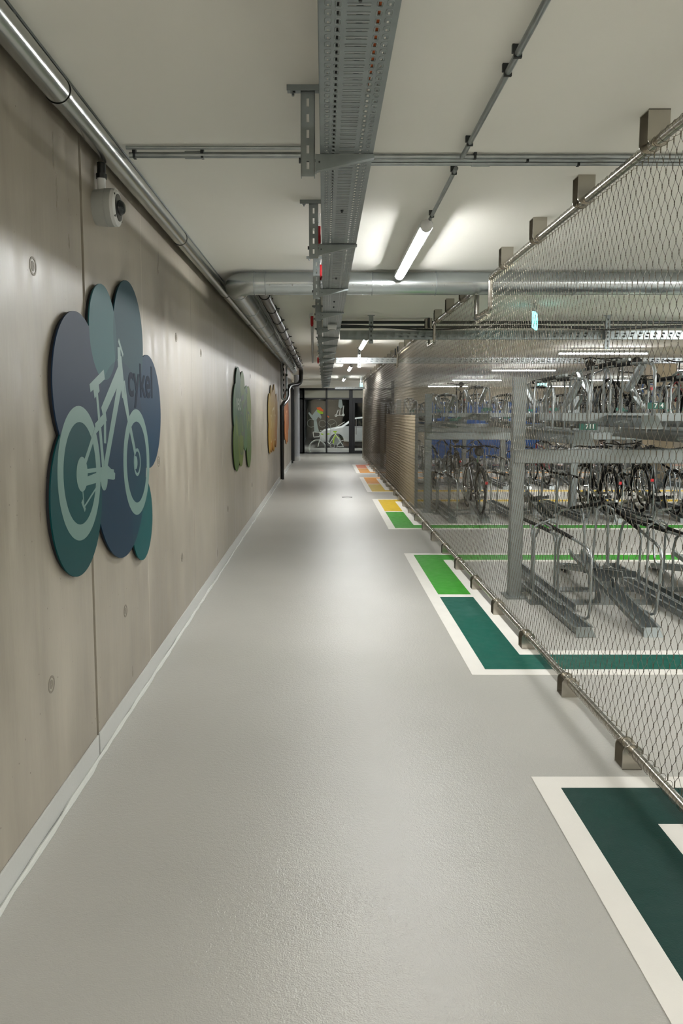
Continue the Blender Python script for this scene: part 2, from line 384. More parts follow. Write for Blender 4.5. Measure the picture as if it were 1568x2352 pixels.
h = thing('floor_hatch', 'small round metal ring set in the corridor floor', 'hatch', (.43, 14.42, 0))
MB().ring((0, 0), .1, .082, 2, 0, .004).build('ring', 'dark', h); MB().cyl((0, 0, 0), (0, 0, .002), .082, 32).build('cover', 'floor', h)

# ------------------------------------------------------------------ wall signs
def union_outline(cs, n=220):
    pts = []
    for i, (y, z, r) in enumerate(cs):
        for k in range(n):
            a = 2 * PI * k / n; p = (y + r * math.cos(a), z + r * math.sin(a))
            if all(math.hypot(p[0] - c[0], p[1] - c[1]) >= c[2] - 1e-6 for j, c in enumerate(cs) if j != i):
                pts.append((i, k, p))
    runs = []
    for i in range(len(cs)):
        ks = [q for q in pts if q[0] == i]
        if not ks: continue
        cur = [ks[0]]; rr = []
        for q in ks[1:]:
            if q[1] == cur[-1][1] + 1: cur.append(q)
            else: rr.append(cur); cur = [q]
        rr.append(cur)
        if len(rr) > 1 and rr[0][0][1] == 0 and rr[-1][-1][1] == n - 1: rr[0] = rr.pop() + rr[0]
        runs += [[q[2] for q in x] for x in rr]
    big = max(range(len(runs)), key=lambda j: len(runs[j])); out = list(runs.pop(big))
    while runs:
        e = out[-1]; j = min(range(len(runs)), key=lambda j: math.hypot(runs[j][0][0] - e[0], runs[j][0][1] - e[1]))
        d = math.hypot(runs[j][0][0] - e[0], runs[j][0][1] - e[1])
        if d > .12 or math.hypot(out[0][0] - e[0], out[0][1] - e[1]) < d * .6: break
        out += runs.pop(j)
    return out
def print_mat(name, base, circles):
    m = bpy.data.materials.new(name); m.use_nodes = True; nt = m.node_tree; N = nt.nodes; L = nt.links; b = N['Principled BSDF']
    b.inputs['Roughness'].default_value = .5; b.inputs['Specular IOR Level'].default_value = .15
    tc = N.new('ShaderNodeTexCoord'); ml = N.new('ShaderNodeVectorMath'); ml.operation = 'MULTIPLY'; ml.inputs[1].default_value = (0, 1, 1)
    L.new(tc.outputs['Object'], ml.inputs[0])
    last = None
    for y, z, r, c, f in circles:
        d = N.new('ShaderNodeVectorMath'); d.operation = 'DISTANCE'; d.inputs[1].default_value = (0, y, z); L.new(ml.outputs[0], d.inputs[0])
        l = N.new('ShaderNodeMath'); l.operation = 'LESS_THAN'; l.inputs[1].default_value = r; L.new(d.outputs['Value'], l.inputs[0])
        k = N.new('ShaderNodeMath'); k.operation = 'MULTIPLY'; k.inputs[1].default_value = f; L.new(l.outputs[0], k.inputs[0])
        x = N.new('ShaderNodeMix'); x.data_type = 'RGBA'; L.new(k.outputs[0], x.inputs[0])
        if last is None: x.inputs[6].default_value = srgb(base)
        else: L.new(last, x.inputs[6])
        x.inputs[7].default_value = srgb(c); last = x.outputs[2]
    L.new(last, b.inputs['Base Color'])
    return m
def sign(label, base, circles, extra=()):
    cy = sum(c[0] for c in circles) / len(circles); cz = 1.5
    K = 1.026; t = thing('wall_sign', label, 'sign', (WX - .026, cy * K, 1.6 + (cz - 1.6) * K)); t.scale = (1, K, K)
    loc = [(c[0] - cy, c[1] - cz, c[2]) for c in circles]
    out = union_outline(loc)
    pm = print_mat('sign_print', base, [(c[0] - cy, c[1] - cz, c[2], c[3], c[4]) for c in list(circles) + list(extra)])
    MB().prism(out, 0, .044, .05).build('panel', pm, t, smooth=True, ang=50)
    out2 = union_outline([(a, b, r - .014) for a, b, r in loc])
    MB().prism(out2, 0, .027, .0435).build('backing', 'soot', t, smooth=True, ang=50)
    return t, cy, cz
def poly_part(name, m, t, cy, cz, polys=(), rings=(), x0=.0501, x1=.0504):
    mb = MB()
    for k, p in enumerate(polys): mb.prism([(a - cy, b - cz) for a, b in p], 0, x0, x1 + k * .00003)
    for k, ((a, b), ro, ri) in enumerate(rings): mb.ring((a - cy, b - cz), ro, ri, 0, x0, x1 - .00008 - k * .00004, 64)
    return mb.build(name, m, t, smooth=False)
def seg(p, q, w0, w1=None):
    w1 = w0 if w1 is None else w1
    d = Vector((q[0] - p[0], q[1] - p[1])).normalized(); n = Vector((-d.y, d.x))
    return [(p[0] + n.x * w0 / 2, p[1] + n.y * w0 / 2), (q[0] + n.x * w1 / 2, q[1] + n.y * w1 / 2), (q[0] - n.x * w1 / 2, q[1] - n.y * w1 / 2), (p[0] - n.x * w0 / 2, p[1] - n.y * w0 / 2)]
def circ(c, r, n=28, sy=1.): return [(c[0] + r * math.cos(2 * PI * i / n), c[1] + sy * r * math.sin(2 * PI * i / n)) for i in range(n)]

# teal sign with pale mountain bike and the word "cykel"
C = [(4.40, 1.605, .322, '042c43', 1.), (3.165, 1.70, .31, '192b3f', 1.), (3.54, 1.965, .215, '2b5558', 1.), (4.0, 1.975, .297, '0c343f', 1.),
     (4.2, 1.02, .236, '054749', 1.), (3.82, 1.365, .49, '08253c', .8), (3.115, 1.255, .326, '003c3d', .82)]
t, cy, cz = sign('large teal and navy cloud-shaped wall sign with a pale mountain bike and the word cykel', '0c343f', C,
                 [(3.54, 1.965, .215, '2b5558', .55), (4.0, 1.975, .297, '144146', .25), (4.18, 1.30, .26, '063b41', .28)])
bike = 'sign_bike'
M[bike] = mat('sign_bike_print', '5d7872', .45)
pp = []
R1, R2 = (3.15, 1.35), (4.105, 1.335)
pp += [seg((3.48, 1.32), (3.405, 1.70), .045, .03), seg((3.482, 1.60), (3.80, 1.80), .055, .075), seg((3.49, 1.33), (3.81, 1.76), .055, .07),
       seg((3.80, 1.87), (3.86, 1.68), .075, .06), seg((3.85, 1.71), (4.07, 1.38), .05, .04), seg((3.88, 1.76), (3.955, 1.56), .02, .03), seg((3.795, 1.92), (3.80, 1.82), .05, .06),
       seg((3.79, 1.955), (3.87, 1.885), .025, .02), seg((3.31, 1.705), (3.53, 1.775), .035, .045), seg((3.36, 1.69), (3.44, 1.72), .06, .05),
       seg((3.17, 1.36), (3.385, 1.535), .03), seg((3.18, 1.355), (3.46, 1.345), .018), seg((3.18, 1.31), (3.48, 1.315), .035, .05), seg((3.37, 1.53), (3.54, 1.585), .045),
       seg((3.52, 1.58), (3.51, 1.46), .035), seg((3.48, 1.345), (3.66, 1.295), .065, .03), seg((3.52, 1.32), (3.64, 1.305), .05),
       seg((3.165, 1.28), (3.175, 1.21), .01), seg((3.175, 1.205), (3.37, 1.275), .01), seg((3.15, 1.235), (3.19, 1.19), .02)]
pp += [circ((3.48, 1.30), .055), circ((3.165, 1.345), .073)]
poly_part('bicycle_graphic', bike, t, cy, cz, pp, [(R1, .278, .212), (R2, .284, .218), ((4.105, 1.335), .075, .058)], .0501, .0504)
poly_part('wheel_centre_graphic', bike, t, cy, cz, [circ((4.07, 1.335), .035)], (), .0501, .0513)
M['cykel'] = mat('cykel_print', '1c2634', .6); M['cykel'].node_tree.nodes['Principled BSDF'].inputs['Specular IOR Level'].default_value = .1
text('lettering', 'cykel', .255, 'cykel', t, basis((.0508, 4.235 - cy, 1.765 - cz), (0, 1, 0), (0, 0, 1)), weight=.005, depth=.0003, stretch=1.1)

# green sign
C = [(8.80, 1.63, .31, '3a5a3e', 1.), (9.02, 1.84, .295, '2e4f36', 1.), (9.48, 1.85, .26, '526636', 1.), (8.80, 1.25, .325, '435a20', 1.), (9.25, 1.25, .30, '5a6927', 1.), (9.95, 1.55, .40, '4f6b48', 1.), (9.75, 1.42, .30, '446644', .8),
     (10.22, 1.62, .33, '667635', 1.), (10.22, 1.18, .31, '49622a', 1.)]
t, cy, cz = sign('green cloud-shaped wall sign with a dark bicycle outline and the word velo', '435a33', C, [(8.84, 1.43, .10, '5d7126', .9), (9.1, 1.62, .3, '2e4f36', .6)])
M['signg'] = mat('sign_green_bike', '22361f', .5)
poly_part('bicycle_graphic', 'signg', t, cy, cz, [seg((9.3, 1.35), (9.55, 1.66), .05), seg((9.55, 1.66), (9.95, 1.76), .06), seg((9.62, 1.33), (9.5, 1.72), .05), seg((9.62, 1.33), (9.95, 1.70), .05), seg((9.93, 1.82), (10.15, 1.36), .05),
          seg((9.3, 1.35), (9.62, 1.33), .05), seg((9.3, 1.76), (9.6, 1.8), .07), seg((9.85, 1.9), (10.05, 1.86), .05), circ((9.62, 1.33), .08)], [((9.3, 1.35), .265, .235), ((10.17, 1.35), .27, .24)], .0501, .0504)
text('lettering', 'velo', .3, mat('sign_pale_print', '7d8d79', .5), t, basis((.0522, 9.0 - cy, 1.72 - cz), (0, 1, 0), (0, 0, 1)), weight=.004, depth=.0004)

# yellow sign
C = [(14.12, 1.6, .36, '886f2a', 1.), (14.6, 1.86, .27, '7d6329', 1.), (15.5, 1.88, .3, '8f7127', 1.), (16.1, 1.6, .4, '82611f', 1.), (14.15, 1.2, .36, '937122', 1.), (14.65, 1.12, .28, '996617', 1.),
     (15.25, 1.15, .32, '9b701f', 1.), (15.9, 1.22, .34, '8e5d19', 1.), (15.1, 1.55, .5, '947636', .8), (14.6, 1.5, .45, '8e7736', .7)]
t, cy, cz = sign('yellow and ochre cloud-shaped wall sign beside the black drain pipe', '8f7127', C)
M['signy'] = mat('sign_yellow_bike', 'a59466', .5)
poly_part('bicycle_graphic', 'signy', t, cy, cz, [seg((14.5, 1.3), (14.9, 1.65), .05), seg((14.9, 1.65), (15.4, 1.7), .05), seg((15.0, 1.3), (15.4, 1.7), .05), seg((15.4, 1.8), (15.65, 1.3), .05)],
          [((14.5, 1.3), .27, .24), ((15.65, 1.3), .27, .24)], .0501, .0504)
# orange sign
C = [(19.5, 1.7, .35, '7c4c2a', 1.), (20.1, 1.9, .3, '734426', 1.), (20.8, 1.8, .4, '834e2a', 1.), (21.3, 1.5, .38, '7c4223', 1.), (19.7, 1.25, .36, '8e5220', 1.), (20.3, 1.1, .34, '945d27', 1.), (20.9, 1.12, .33, '8a4f20', 1.), (20.4, 1.5, .5, '7a492c', .8)]
t, cy, cz = sign('orange-brown cloud-shaped wall sign past the black drain pipe', '834e2a', C)
M['signo'] = mat('sign_orange_bike', 'a0764e', .5)
poly_part('bicycle_graphic', 'signo', t, cy, cz, [seg((19.9, 1.3), (20.3, 1.62), .05), seg((20.3, 1.62), (20.75, 1.65), .05), seg((20.4, 1.3), (20.75, 1.65), .05), seg((20.75, 1.75), (20.95, 1.3), .05)],
          [((19.9, 1.3), .25, .22), ((20.95, 1.3), .25, .22)], .0501, .0504)

# ------------------------------------------------------------------ security camera
t = thing('security_camera', 'round pale grey security camera with black dome lens high on the concrete wall', 'camera', (WX, 3.65, 2.545))
pr = [(0, .078), (.055, .085), (.056, .083), (.059, .083), (.06, .085), (.085, .085)]
def lathe_x(prof, n=40):
    mb = MB(); vs = []; fs = []
    for x, r in prof: vs += [(x, r * math.cos(2 * PI * i / n), r * math.sin(2 * PI * i / n)) for i in range(n)]
    for k in range(len(prof) - 1): fs += [(k * n + i, k * n + (i + 1) % n, (k + 1) * n + (i + 1) % n, (k + 1) * n + i) for i in range(n)]
    fs += [tuple(range(n)), tuple((len(prof) - 1) * n + i for i in range(n))]
    return mb.add(vs, fs)
lathe_x(pr).build('housing', 'camw', t, ang=30)
lathe_x([(.085, .085), (.1, .083), (.107, .070), (.106, .062)]).build('trim_ring', 'white', t, ang=30)
lathe_x([(.1, .062), (.109, .060), (.112, .04)]).build('lens_face', 'black', t, ang=30)
lathe_x([(.108, .035), (.116, .0345), (.124, .031), (.131, .025), (.136, .016), (.138, .006)]).build('dome_lens', mat('dome', '15181a', .04), t, ang=80)
for a in (40, 140, 220, 320): MB().cyl((.1, .075 * math.cos(math.radians(a)), .075 * math.sin(math.radians(a))), (.106, .075 * math.cos(math.radians(a)), .075 * math.sin(math.radians(a))), .005, 8).build('screw', 'dark', t)
MB().cyl((.03, 0, .08), (.03, 0, .135), .019).build('conduit_stub', 'white', t)
MB().cyl((.03, 0, .13), (.03, 0, .15), .026, 8).cyl((.03, 0, .15), (.032, .0, .2), .02).build('cable_gland', 'black', t)

# ------------------------------------------------------------------ wall pipe along the top of the concrete wall
t = thing('galvanised_pipe', 'long galvanised pipe running along the top of the concrete wall', 'pipe', (-.985, 6, 2.785))
MB().cyl((0, -12, 0), (0, 11.9, 0), .047, 32).build('tube', 'pipe', t)
cl = [2.95 - 2.4 + i * 2.4 - 6 for i in range(-1, 8)]
for y in cl: MB().cyl((0, y, 0), (0, y + .035, 0), .0495, 32).cyl((0, y + .0, 0), (0, y + .004, 0), .051, 32).build('collar', 'pipe', t)
t = thing('cable_trunking', 'flat steel trunking strip on the ceiling beside the wall pipe', 'trunking', (-.985, 6, 2.85))
MB().box((-.06, -12, -.011), (.022, 11.9, -.001)).build('cover_strip', 'tray', t, smooth=False)
for i in range(46): MB().cyl((.016, -11.8 + i * .52, -.016), (.016, -11.8 + i * .52, -.010), .005, 8).build('screw', 'chrome', t)

# ------------------------------------------------------------------ conduits
def clamp(mb, p, d, r=.011, h=.03):
    x, y, z = p
    if d == 'x': mb.box((x - .006, y - r - .002, z - r - .002), (x + .006, y + r + .002, z + h)).box((x - .007, y - r - .008, z + r * .2), (x + .007, y - r, z + h))
    else: mb.box((x - r - .002, y - .006, z - r - .002), (x + r + .002, y + .006, z + h)).box((x - r - .008, y - .007, z + r * .2), (x - r, y + .007, z + h))
def conduit(label, a, b, r, clamps, couplers=(), group=None):
    c = Vector(a); t = thing('conduit', label, 'conduit', a, group)
    e = Vector(b) - c; MB().cyl((0, 0, 0), e, r, 14).build('tube', 'galv', t)
    d = 'x' if abs(e.x) > abs(e.y) else 'y'
    for k in clamps:
        mb = MB(); clamp(mb, e * k, d, r, CEIL - a[2]); mb.build('clamp', 'dark', t, smooth=False)
    for k in couplers:
        u = e.normalized(); MB().cyl(e * k, e * k + u * .09, r * 1.3, 14).build('coupler', 'galv', t)
    return t
conduit('thin steel conduit across the ceiling left of the cable tray', (-.93, 3.78, 2.822), (-.1, 3.78, 2.822), .014, (.03, .42), (.32,))
conduit('second thin steel conduit on the ceiling left of the tray, just above the first', (-.93, 3.72, 2.836), (-.1, 3.72, 2.836), .008, ())
conduit('nearest of three parallel conduits across the ceiling right of the tray', (.2, 3.84, 2.835), (9, 3.84, 2.835), .010, (.06, .2, .5))
conduit('middle of three parallel conduits across the ceiling right of the tray', (.2, 3.88, 2.833), (9, 3.88, 2.833), .011, (.09, .3))
conduit('farthest of three parallel conduits across the ceiling right of the tray', (.2, 3.925, 2.83), (9, 3.925, 2.83), .012, (.12, .4), (.06,))
conduit('ceiling conduit running along the corridor from overhead to the first conduit crossing', (.66, -1.0, 2.82), (.66, 3.8, 2.82), .012, (.05, .35, .55, .78, .81, .96), (.3,))
conduit('short ceiling conduit feeding the nearest tube lamp', (.66, 3.97, 2.82), (.66, 4.93, 2.805), .011, (.06, .9))

# ------------------------------------------------------------------ tube lamps
def make_lamp():
    t = thing('tube_lamp', '', 'lamp', (0, 0, 0), 'tube lamps along the corridor ceiling')
    dp = [(.036, .006)] + [(.036 * math.cos(a), .006 + .036 * math.sin(a)) for a in [-PI * i / 14 for i in range(1, 14)]] + [(-.036, .006)]
    MB().prism(dp, 1, -.86, .86).build('diffuser', 'lamp', t, ang=40)
    MB().prism([(.041, -.008), (.041, .022), (.03, .04), (-.03, .04), (-.041, .022), (-.041, -.008), (-.037, -.008), (-.037, .0065), (.037, .0065), (.037, -.008)], 1, -.865, .865).build('housing', 'white', t, smooth=False)
    for s in (-1, 1):
        MB().tube([(0, s * .861, 0.002), (0, s * .885, 0.002), (0, s * .895, 0.002)], [.039, .037, .02], 20).build('end_cap', 'white', t)
        MB().box((-.012, s * .6 - .01, .04), (.012, s * .6 + .01, .075)).build('clip', 'galv', t, smooth=False)
    return t
proto = make_lamp()
rowA = [(.64, 5.80, 'nearest tube lamp, glowing on the ceiling in front of the big duct'), (.66, 13.1, 'second tube lamp down the corridor, beside the crossing perforated channel'),
        (.67, 20.3, 'third tube lamp down the corridor ceiling'), (.68, 27.0, 'fourth tube lamp, just before the glazed end')]
for i, (x, y, lb) in enumerate(rowA):
    if i == 0: proto.location = (x, y, 2.765); proto['label'] = lb
    else: dup(proto, (x, y, 2.765), lb)
for yy_, lb_ in ((-1.3, 'nearest tube lamp over the corridor behind the viewpoint'), (-3.3, 'nearer added fill lamp over the corridor behind the viewpoint'), (-5.0, 'farther added fill lamp over the corridor behind the viewpoint')):
    dup(proto, (.66, yy_, 2.765), lb_)  # only the nearest continues the row; the other two are added to brighten the foreground
    if yy_ < -4: dup(proto, (-.45, yy_, 2.765), lb_.replace('over the corridor', 'near the concrete wall'))  # extra unseen lamp, added as fill for the near wall and ceiling
dup(proto, (.66, 34.5, 2.765), 'tube lamp outside, seen through the end glazing')
def names(i, j):
    row = ', row closer to the fence' if i == 0 else ', row far from the fence'
    if j < 3: return ['tube lamp out of view behind the viewpoint', 'tube lamp out of view beside the nearest rack', 'tube lamp out of view between the racks'][j] + row
    return ['largest', 'second largest', 'third largest', 'smallest'][j - 3] + ' horizontal tube lamp seen through the mesh' + row
for i, x in enumerate((5.42, 10.1)):
    for j, y in enumerate((-3.9, 2.4, 8.7, 15.05, 21.0, 27.4, 33.8)):
        l = dup(proto, (x, y, 2.765), names(i, j), rz=PI / 2); l['group'] = 'tube lamps over the bicycle racks'

for x_, y_, lb_ in ((5.42, .3, 'added unseen fill lamp over the near rack aisle, between the first and second of its row'), (5.42, 4.5, 'added unseen fill lamp over the near side of the nearest bicycle rack'),
                  (5.42, 6.6, 'added unseen fill lamp over the middle of the nearest bicycle rack'), (7.9, 5.6, 'added unseen fill lamp over the far right part of the nearest bicycle rack')):
    l = dup(proto, (x_, y_, 2.765), lb_, rz=PI / 2); l['group'] = 'tube lamps over the bicycle racks'  # these lamps are added out of view to brighten the rack floor

# ------------------------------------------------------------------ round ducts and drain pipe
DY, DZ, DR = 6.9, 2.737, .098
t = thing('ventilation_duct', 'large round galvanised air duct crossing the corridor and bending along the left wall', 'duct', (0, DY, DZ))
MB().cyl((-.62, 0, 0), (9.5, 0, 0), DR, 40).build('cross_duct', 'duct', t)
EX = -.80
el = [(-.62, 0, 0)] + [(-.62 - .18 * math.sin(math.radians(a)), .18 - .18 * math.cos(math.radians(a)), 0) for a in range(15, 91, 15)]
MB().tube([(-.60, 0, 0)] + el + [(EX, .2, 0)], DR + .001, 40).build('elbow', 'duct', t)
MB().cyl((EX, .19, 0), (EX - .03, 13.6, -.0), DR, 40).build('long_duct', 'duct', t)
for x in (-.62, -.52, .42, .98, 2.2, 3.4, 4.6): MB().cyl((x - .004, 0, 0), (x + .004, 0, 0), DR + .005, 40).build('seam_collar', 'galv', t)
for k in range(11): MB().cyl((EX - .002 * k, .3 + k * 1.2, 0), (EX - .002 * k, .312 + k * 1.2, 0), DR + .004, 40).build('seam_collar', 'galv', t)
fl = MB().box((-.5, -DR - .006, -.022), (.36, -DR + .02, -.018)); fl.build('seam_lip', 'galv', t, smooth=False)
rv = MB()
for x in (-.48, -.28, -.1, .25, .37, .5, .95, 1.05): rv.cyl((x, -DR - .001, -.03), (x, -DR - .007, -.03), .006, 8)
rv.build('rivet', 'chrome', t)

t = thing('drain_pipe', 'grey drain pipe with dark clamps beside the long duct, turning black down the wall', 'pipe', (-.575, 7.2, 2.73))
MB().cyl((0, 0, 0), (-.02, 12.0, 0), .05, 24).build('grey_pipe', mat('grey_pipe', '4f4d4a', .35, .6), t)
for k in range(12):
    y = .25 + k * 1.02
    MB().cyl((-.002 * k, y, 0), (-.002 * k, y + .045, 0), .058, 24).box((-.012, y + .005, .05), (.012, y + .03, .115)).cyl((.055, y + .017, 0), (.085, y + .017, 0), .008, 8).build('pipe_clamp', 'black', t)
bx = -.02
pth = [(bx, 11.9, 0), (bx, 12.1, 0), (bx, 12.2, -.04), (bx, 12.25, -.12), (bx, 12.25, -.3), (bx - .03, 12.22, -.38), (bx - .1, 12.15, -.43), (-.24, 12.0, -.45), (-.3, 11.9, -.48), (-.33, 11.8, -.56), (-.33, 11.7, -.72), (-.35, 11.5, -.83), (-.4, 11.25, -.9), (-.44, 11.1, -.98), (-.44, 11.1, -1.1), (-.44, 11.1, -2.73)]
MB().tube(pth, [.055] * 13 + [.05, .045, .042], 20).build('black_downpipe', 'black', t)
t = thing('wall_conduit_bend', 'grey steel pipe dropping down the wall and bending beside the black drain pipe', 'pipe', (WX + .03, 17.95, 1.9))
MB().tube([(.03, 0, .84), (.03, 0, .12), (.035, .01, .04), (.07, .03, .0), (.12, .06, .03), (.14, .07, .1), (.14, .07, .84)], .026, 16).build('tube', 'galv', t)
MB().box((.115, .035, .2), (.165, .105, .26)).box((.115, .035, .55), (.165, .105, .6)).build('clamp', 'dark', t, smooth=False)
t = thing('steel_post', 'slotted steel channel post on the wall above the black drain pipe', 'post', (-.97, 17.9, 1.95))
mb = MB().box((0, 0, 0), (.04, .03, .9))
mb.build('channel', 'dark', t, smooth=False)
sl = MB()
for k in range(7): sl.box((.01, -.002, .08 + k * .12), (.03, .001, .14 + k * .12))
sl.build('slot', 'white', t, smooth=False)
for i, (x, lb) in enumerate([(-.68, 'thin dark pipe running between the long duct and the drain pipe'), (-.648, 'second thin dark pipe beside the drain pipe, nearer the duct centreline')]):
    o = MB().cyl((0, 0, 0), (-.03, 12.6, 0), .014, 12).build('thin_pipe', 'dark'); o.location = (x, 7.12, 2.80 - i * .06); tag(o, lb, 'pipe')

# ------------------------------------------------------------------ cable tray (perforated) with hangers
TL, TR_, TZ = -.015, .188, 2.60
def plate_with_holes(x0, x1, y0, y1, z, rows):
    """flat sheet at z in x and y, holes = rows of (xc, w, pitch, length); built as strips with gaps"""
    mb = MB(); xs = sorted(rows, key=lambda r: r[0]); cur = x0
    th = .0015
    for xc, w, pitch, ln in xs:
        mb.box((cur, y0, z - th), (xc - w / 2, y1, z)); y = y0
        while y < y1:
            e = min(y + pitch - ln, y1); mb.box((xc - w / 2, y, z - th), (xc + w / 2, e, z)); y += pitch
        cur = xc + w / 2
    mb.box((cur, y0, z - th), (x1, y1, z)); return mb
t = thing('cable_tray', 'long perforated steel cable tray hung under the ceiling along the corridor', 'cable tray', (0, 0, TZ))
NEAR = 6.35
mb = plate_with_holes(TL, TR_, -5.9, NEAR, 0, [(.0085, .0045, .042, .012), (.034, .0075, .042, .021), (.0855, .056, .042, .0045), (.137, .0075, .042, .021), (.1625, .0055, .042, .014)])
mb.build('perforated_base', 'tray', t, smooth=False)
# embossed rims around the holes
em = MB(); y = -5.9; kk = 0
while y < NEAR - .04:
    y0h = y + .042 - .021
    if y < 1.3: kk += 1; y = -5.9 + kk * .042; continue
    for xc, w, ln in ((.0085, .0175, .029), (.034, .0155, .030), (.137, .0155, .030), (.1625, .0175, .029)):
        if 1:
            sg = lambda v: math.copysign(abs(v) ** .55, v)
            pts = [(xc + w / 2 * sg(math.cos(a)), y0h + (.0105 if w < .016 else .006) + ln / 2 * sg(math.sin(a)), -.0018) for a in [(i + .5) * PI / 6 for i in range(12)]]
            em.tube(pts, .0009, 4, closed=True)
    em.box((.0855 - .030, y0h + .0045, -.0036), (.0855 + .030, y0h + .0085, -.0012))
    kk += 1; y = -5.9 + kk * .042
em.build('embossed_rim', 'galv', t, ang=60)
MB().box((TL, NEAR + .01, -.0015), (TR_, 30.0, 0)).build('ribbed_base', 'tray', t, smooth=False)
rb = MB()
for xc in (.012, .034, .052, .128, .146, .166): rb.box((xc - .003, NEAR + .01, -.006), (xc + .003, 30, -.001))
rb.build('rib', 'galv', t, smooth=False)
for xs in (TL, TR_ - .0015):
    sr = MB().box((xs, 6.7, 0), (xs + .0015, 7.1, .034))
    for ya, yb in ((-5.9, 6.7), (7.1, 29.9)): sr.box((xs, ya, 0), (xs + .0015, yb, .1)).box((xs - .004, ya, .0985), (xs + .006, yb, .1015))
    sr.build('side_rail', 'tray', t, smooth=False)
for yb, lb in ((2.02, 'bolt'),):
    for y in (1.95, 3.9, 5.8, 7.0, 7.35):
        MB().cyl((.0865, y, -.014), (.0865, y, .004), .0045, 8).cyl((.0865, y, -.008), (.0865, y, -.002), .008, 6).build('bolt', 'dark', t)
for i, (x, r, m_, lb) in enumerate([(.137, .010, 'orange', 'orange cable lying in the tray, seen through its slots'), (.04, .011, 'black', 'thick black cable lying in the tray on its left side'), (.085, .009, 'black', 'black cable lying in the middle of the tray'), (.165, .006, 'white', 'thin pale cable lying in the tray on its right side')]):
    pts = []; y = -1
    while y < 6.3: pts.append((x + .012 * math.sin(y * 1.3 + i * 2) - (.03 * max(0, y - 2.2) if i == 0 and y < 3.2 else (.03 if i == 0 else 0)), y, 0)); y += .25
    o = MB().tube(pts, r, 8).build('cable', m_); o.location = (0, 0, TZ + r + .001); tag(o, lb, 'cable', 'cables in the overhead tray')

def make_hanger():
    t = thing('tray_hanger', '', 'bracket', (0, 0, 0), 'slotted channel hangers carrying the cable tray')
    ch = MB(); z = -.33
    w0, w1 = -.092, -.037
    # channel with slots: front web made of strips
    ch.box((w0, 0, -.335), (-.0725, .003, -.004)).box((-.0565, 0, -.335), (w1, .003, -.004)); z = -.335
    k = 0
    while z < -.01:
        ch.box((-.0725, 0, z), (-.0695, .003, min(z + .058, -.004))).box((-.0595, 0, z), (-.0565, .003, min(z + .058, -.004)))
        ch.box((-.0695, 0, z), (-.0595, .003, min(z + .027, -.004))); z += .058
    ch.box((w0, 0, -.335), (w0 + .003, .03, -.004)).box((w1 - .003, 0, -.335), (w1, .03, -.004))
    ch.build('channel', 'tray', t, smooth=False)
    MB().box((-.145, -.012, -.006), (.01, .055, 0)).box((-.145, -.014, -.022), (.01, -.011, 0)).build('head_plate', 'tray', t, smooth=False)
    for xb in (-.122, -.012): MB().cyl((xb, .02, -.02), (xb, .02, -.005), .011, 6).cyl((xb, .02, -.03), (xb, .02, -.005), .005, 8).build('anchor_bolt', 'galv', t)
    zt = TZ - CEIL - .0025
    ar = MB().prism([(-.034, zt), (.193, zt), (.193, zt - .012), (-.034, zt - .062)], 1, -.002, .001)
    ar.prism([(-.034, zt), (.193, zt), (.193, zt - .002), (-.034, zt - .002)], 1, -.002, .035)
    ar.add([(-.034, -.004, zt - .064), (.193, -.004, zt - .014), (.193, .03, zt - .012), (-.034, .03, zt - .062), (-.034, -.004, zt - .060), (.193, -.004, zt - .010), (.193, .03, zt - .008), (-.034, .03, zt - .058)],
           [(0, 1, 2, 3), (4, 7, 6, 5), (0, 4, 5, 1), (1, 5, 6, 2), (2, 6, 7, 3), (3, 7, 4, 0)])
    ar.box((-.036, -.004, zt - .066), (-.031, .03, zt))
    ar.build('cantilever_arm', 'tray', t, smooth=False)
    MB().cyl((-.1, .012, zt - .02), (-.03, .012, zt - .02), .006, 8).cyl((-.1, .012, zt - .02), (-.093, .012, zt - .02), .011, 6).cyl((-.02, -.005, zt - .03), (-.02, 0, zt - .03), .004, 6).build('bolt', 'dark', t)
    return t
proto = make_hanger()
ords = ['nearest', 'second', 'third', 'fourth', 'fifth', 'sixth', 'seventh', 'eighth', 'ninth', 'tenth', 'eleventh', 'twelfth', 'thirteenth', 'fourteenth', 'fifteenth', 'sixteenth', 'seventeenth', 'eighteenth']
hy = [3.075, 4.66, 6.29, 7.75, 9.1, 10.3, 11.5, 12.8, 14.2, 15.6, 17.1, 18.6, 20.2, 21.8, 23.4, 25.1, 26.8, 28.5]
extra = {0: ' beside the first conduit crossing', 1: ' with the nearest red cable box on it', 2: ' just in front of the big cross duct', 3: ' just behind the big cross duct'}
for i, y in enumerate(hy):
    lb = f'{ords[i]} slotted steel hanger holding the cable tray' + extra.get(i, '')
    if i == 0: proto.location = (0, y, CEIL); proto['label'] = lb
    else: dup(proto, (0, y, CEIL), lb)

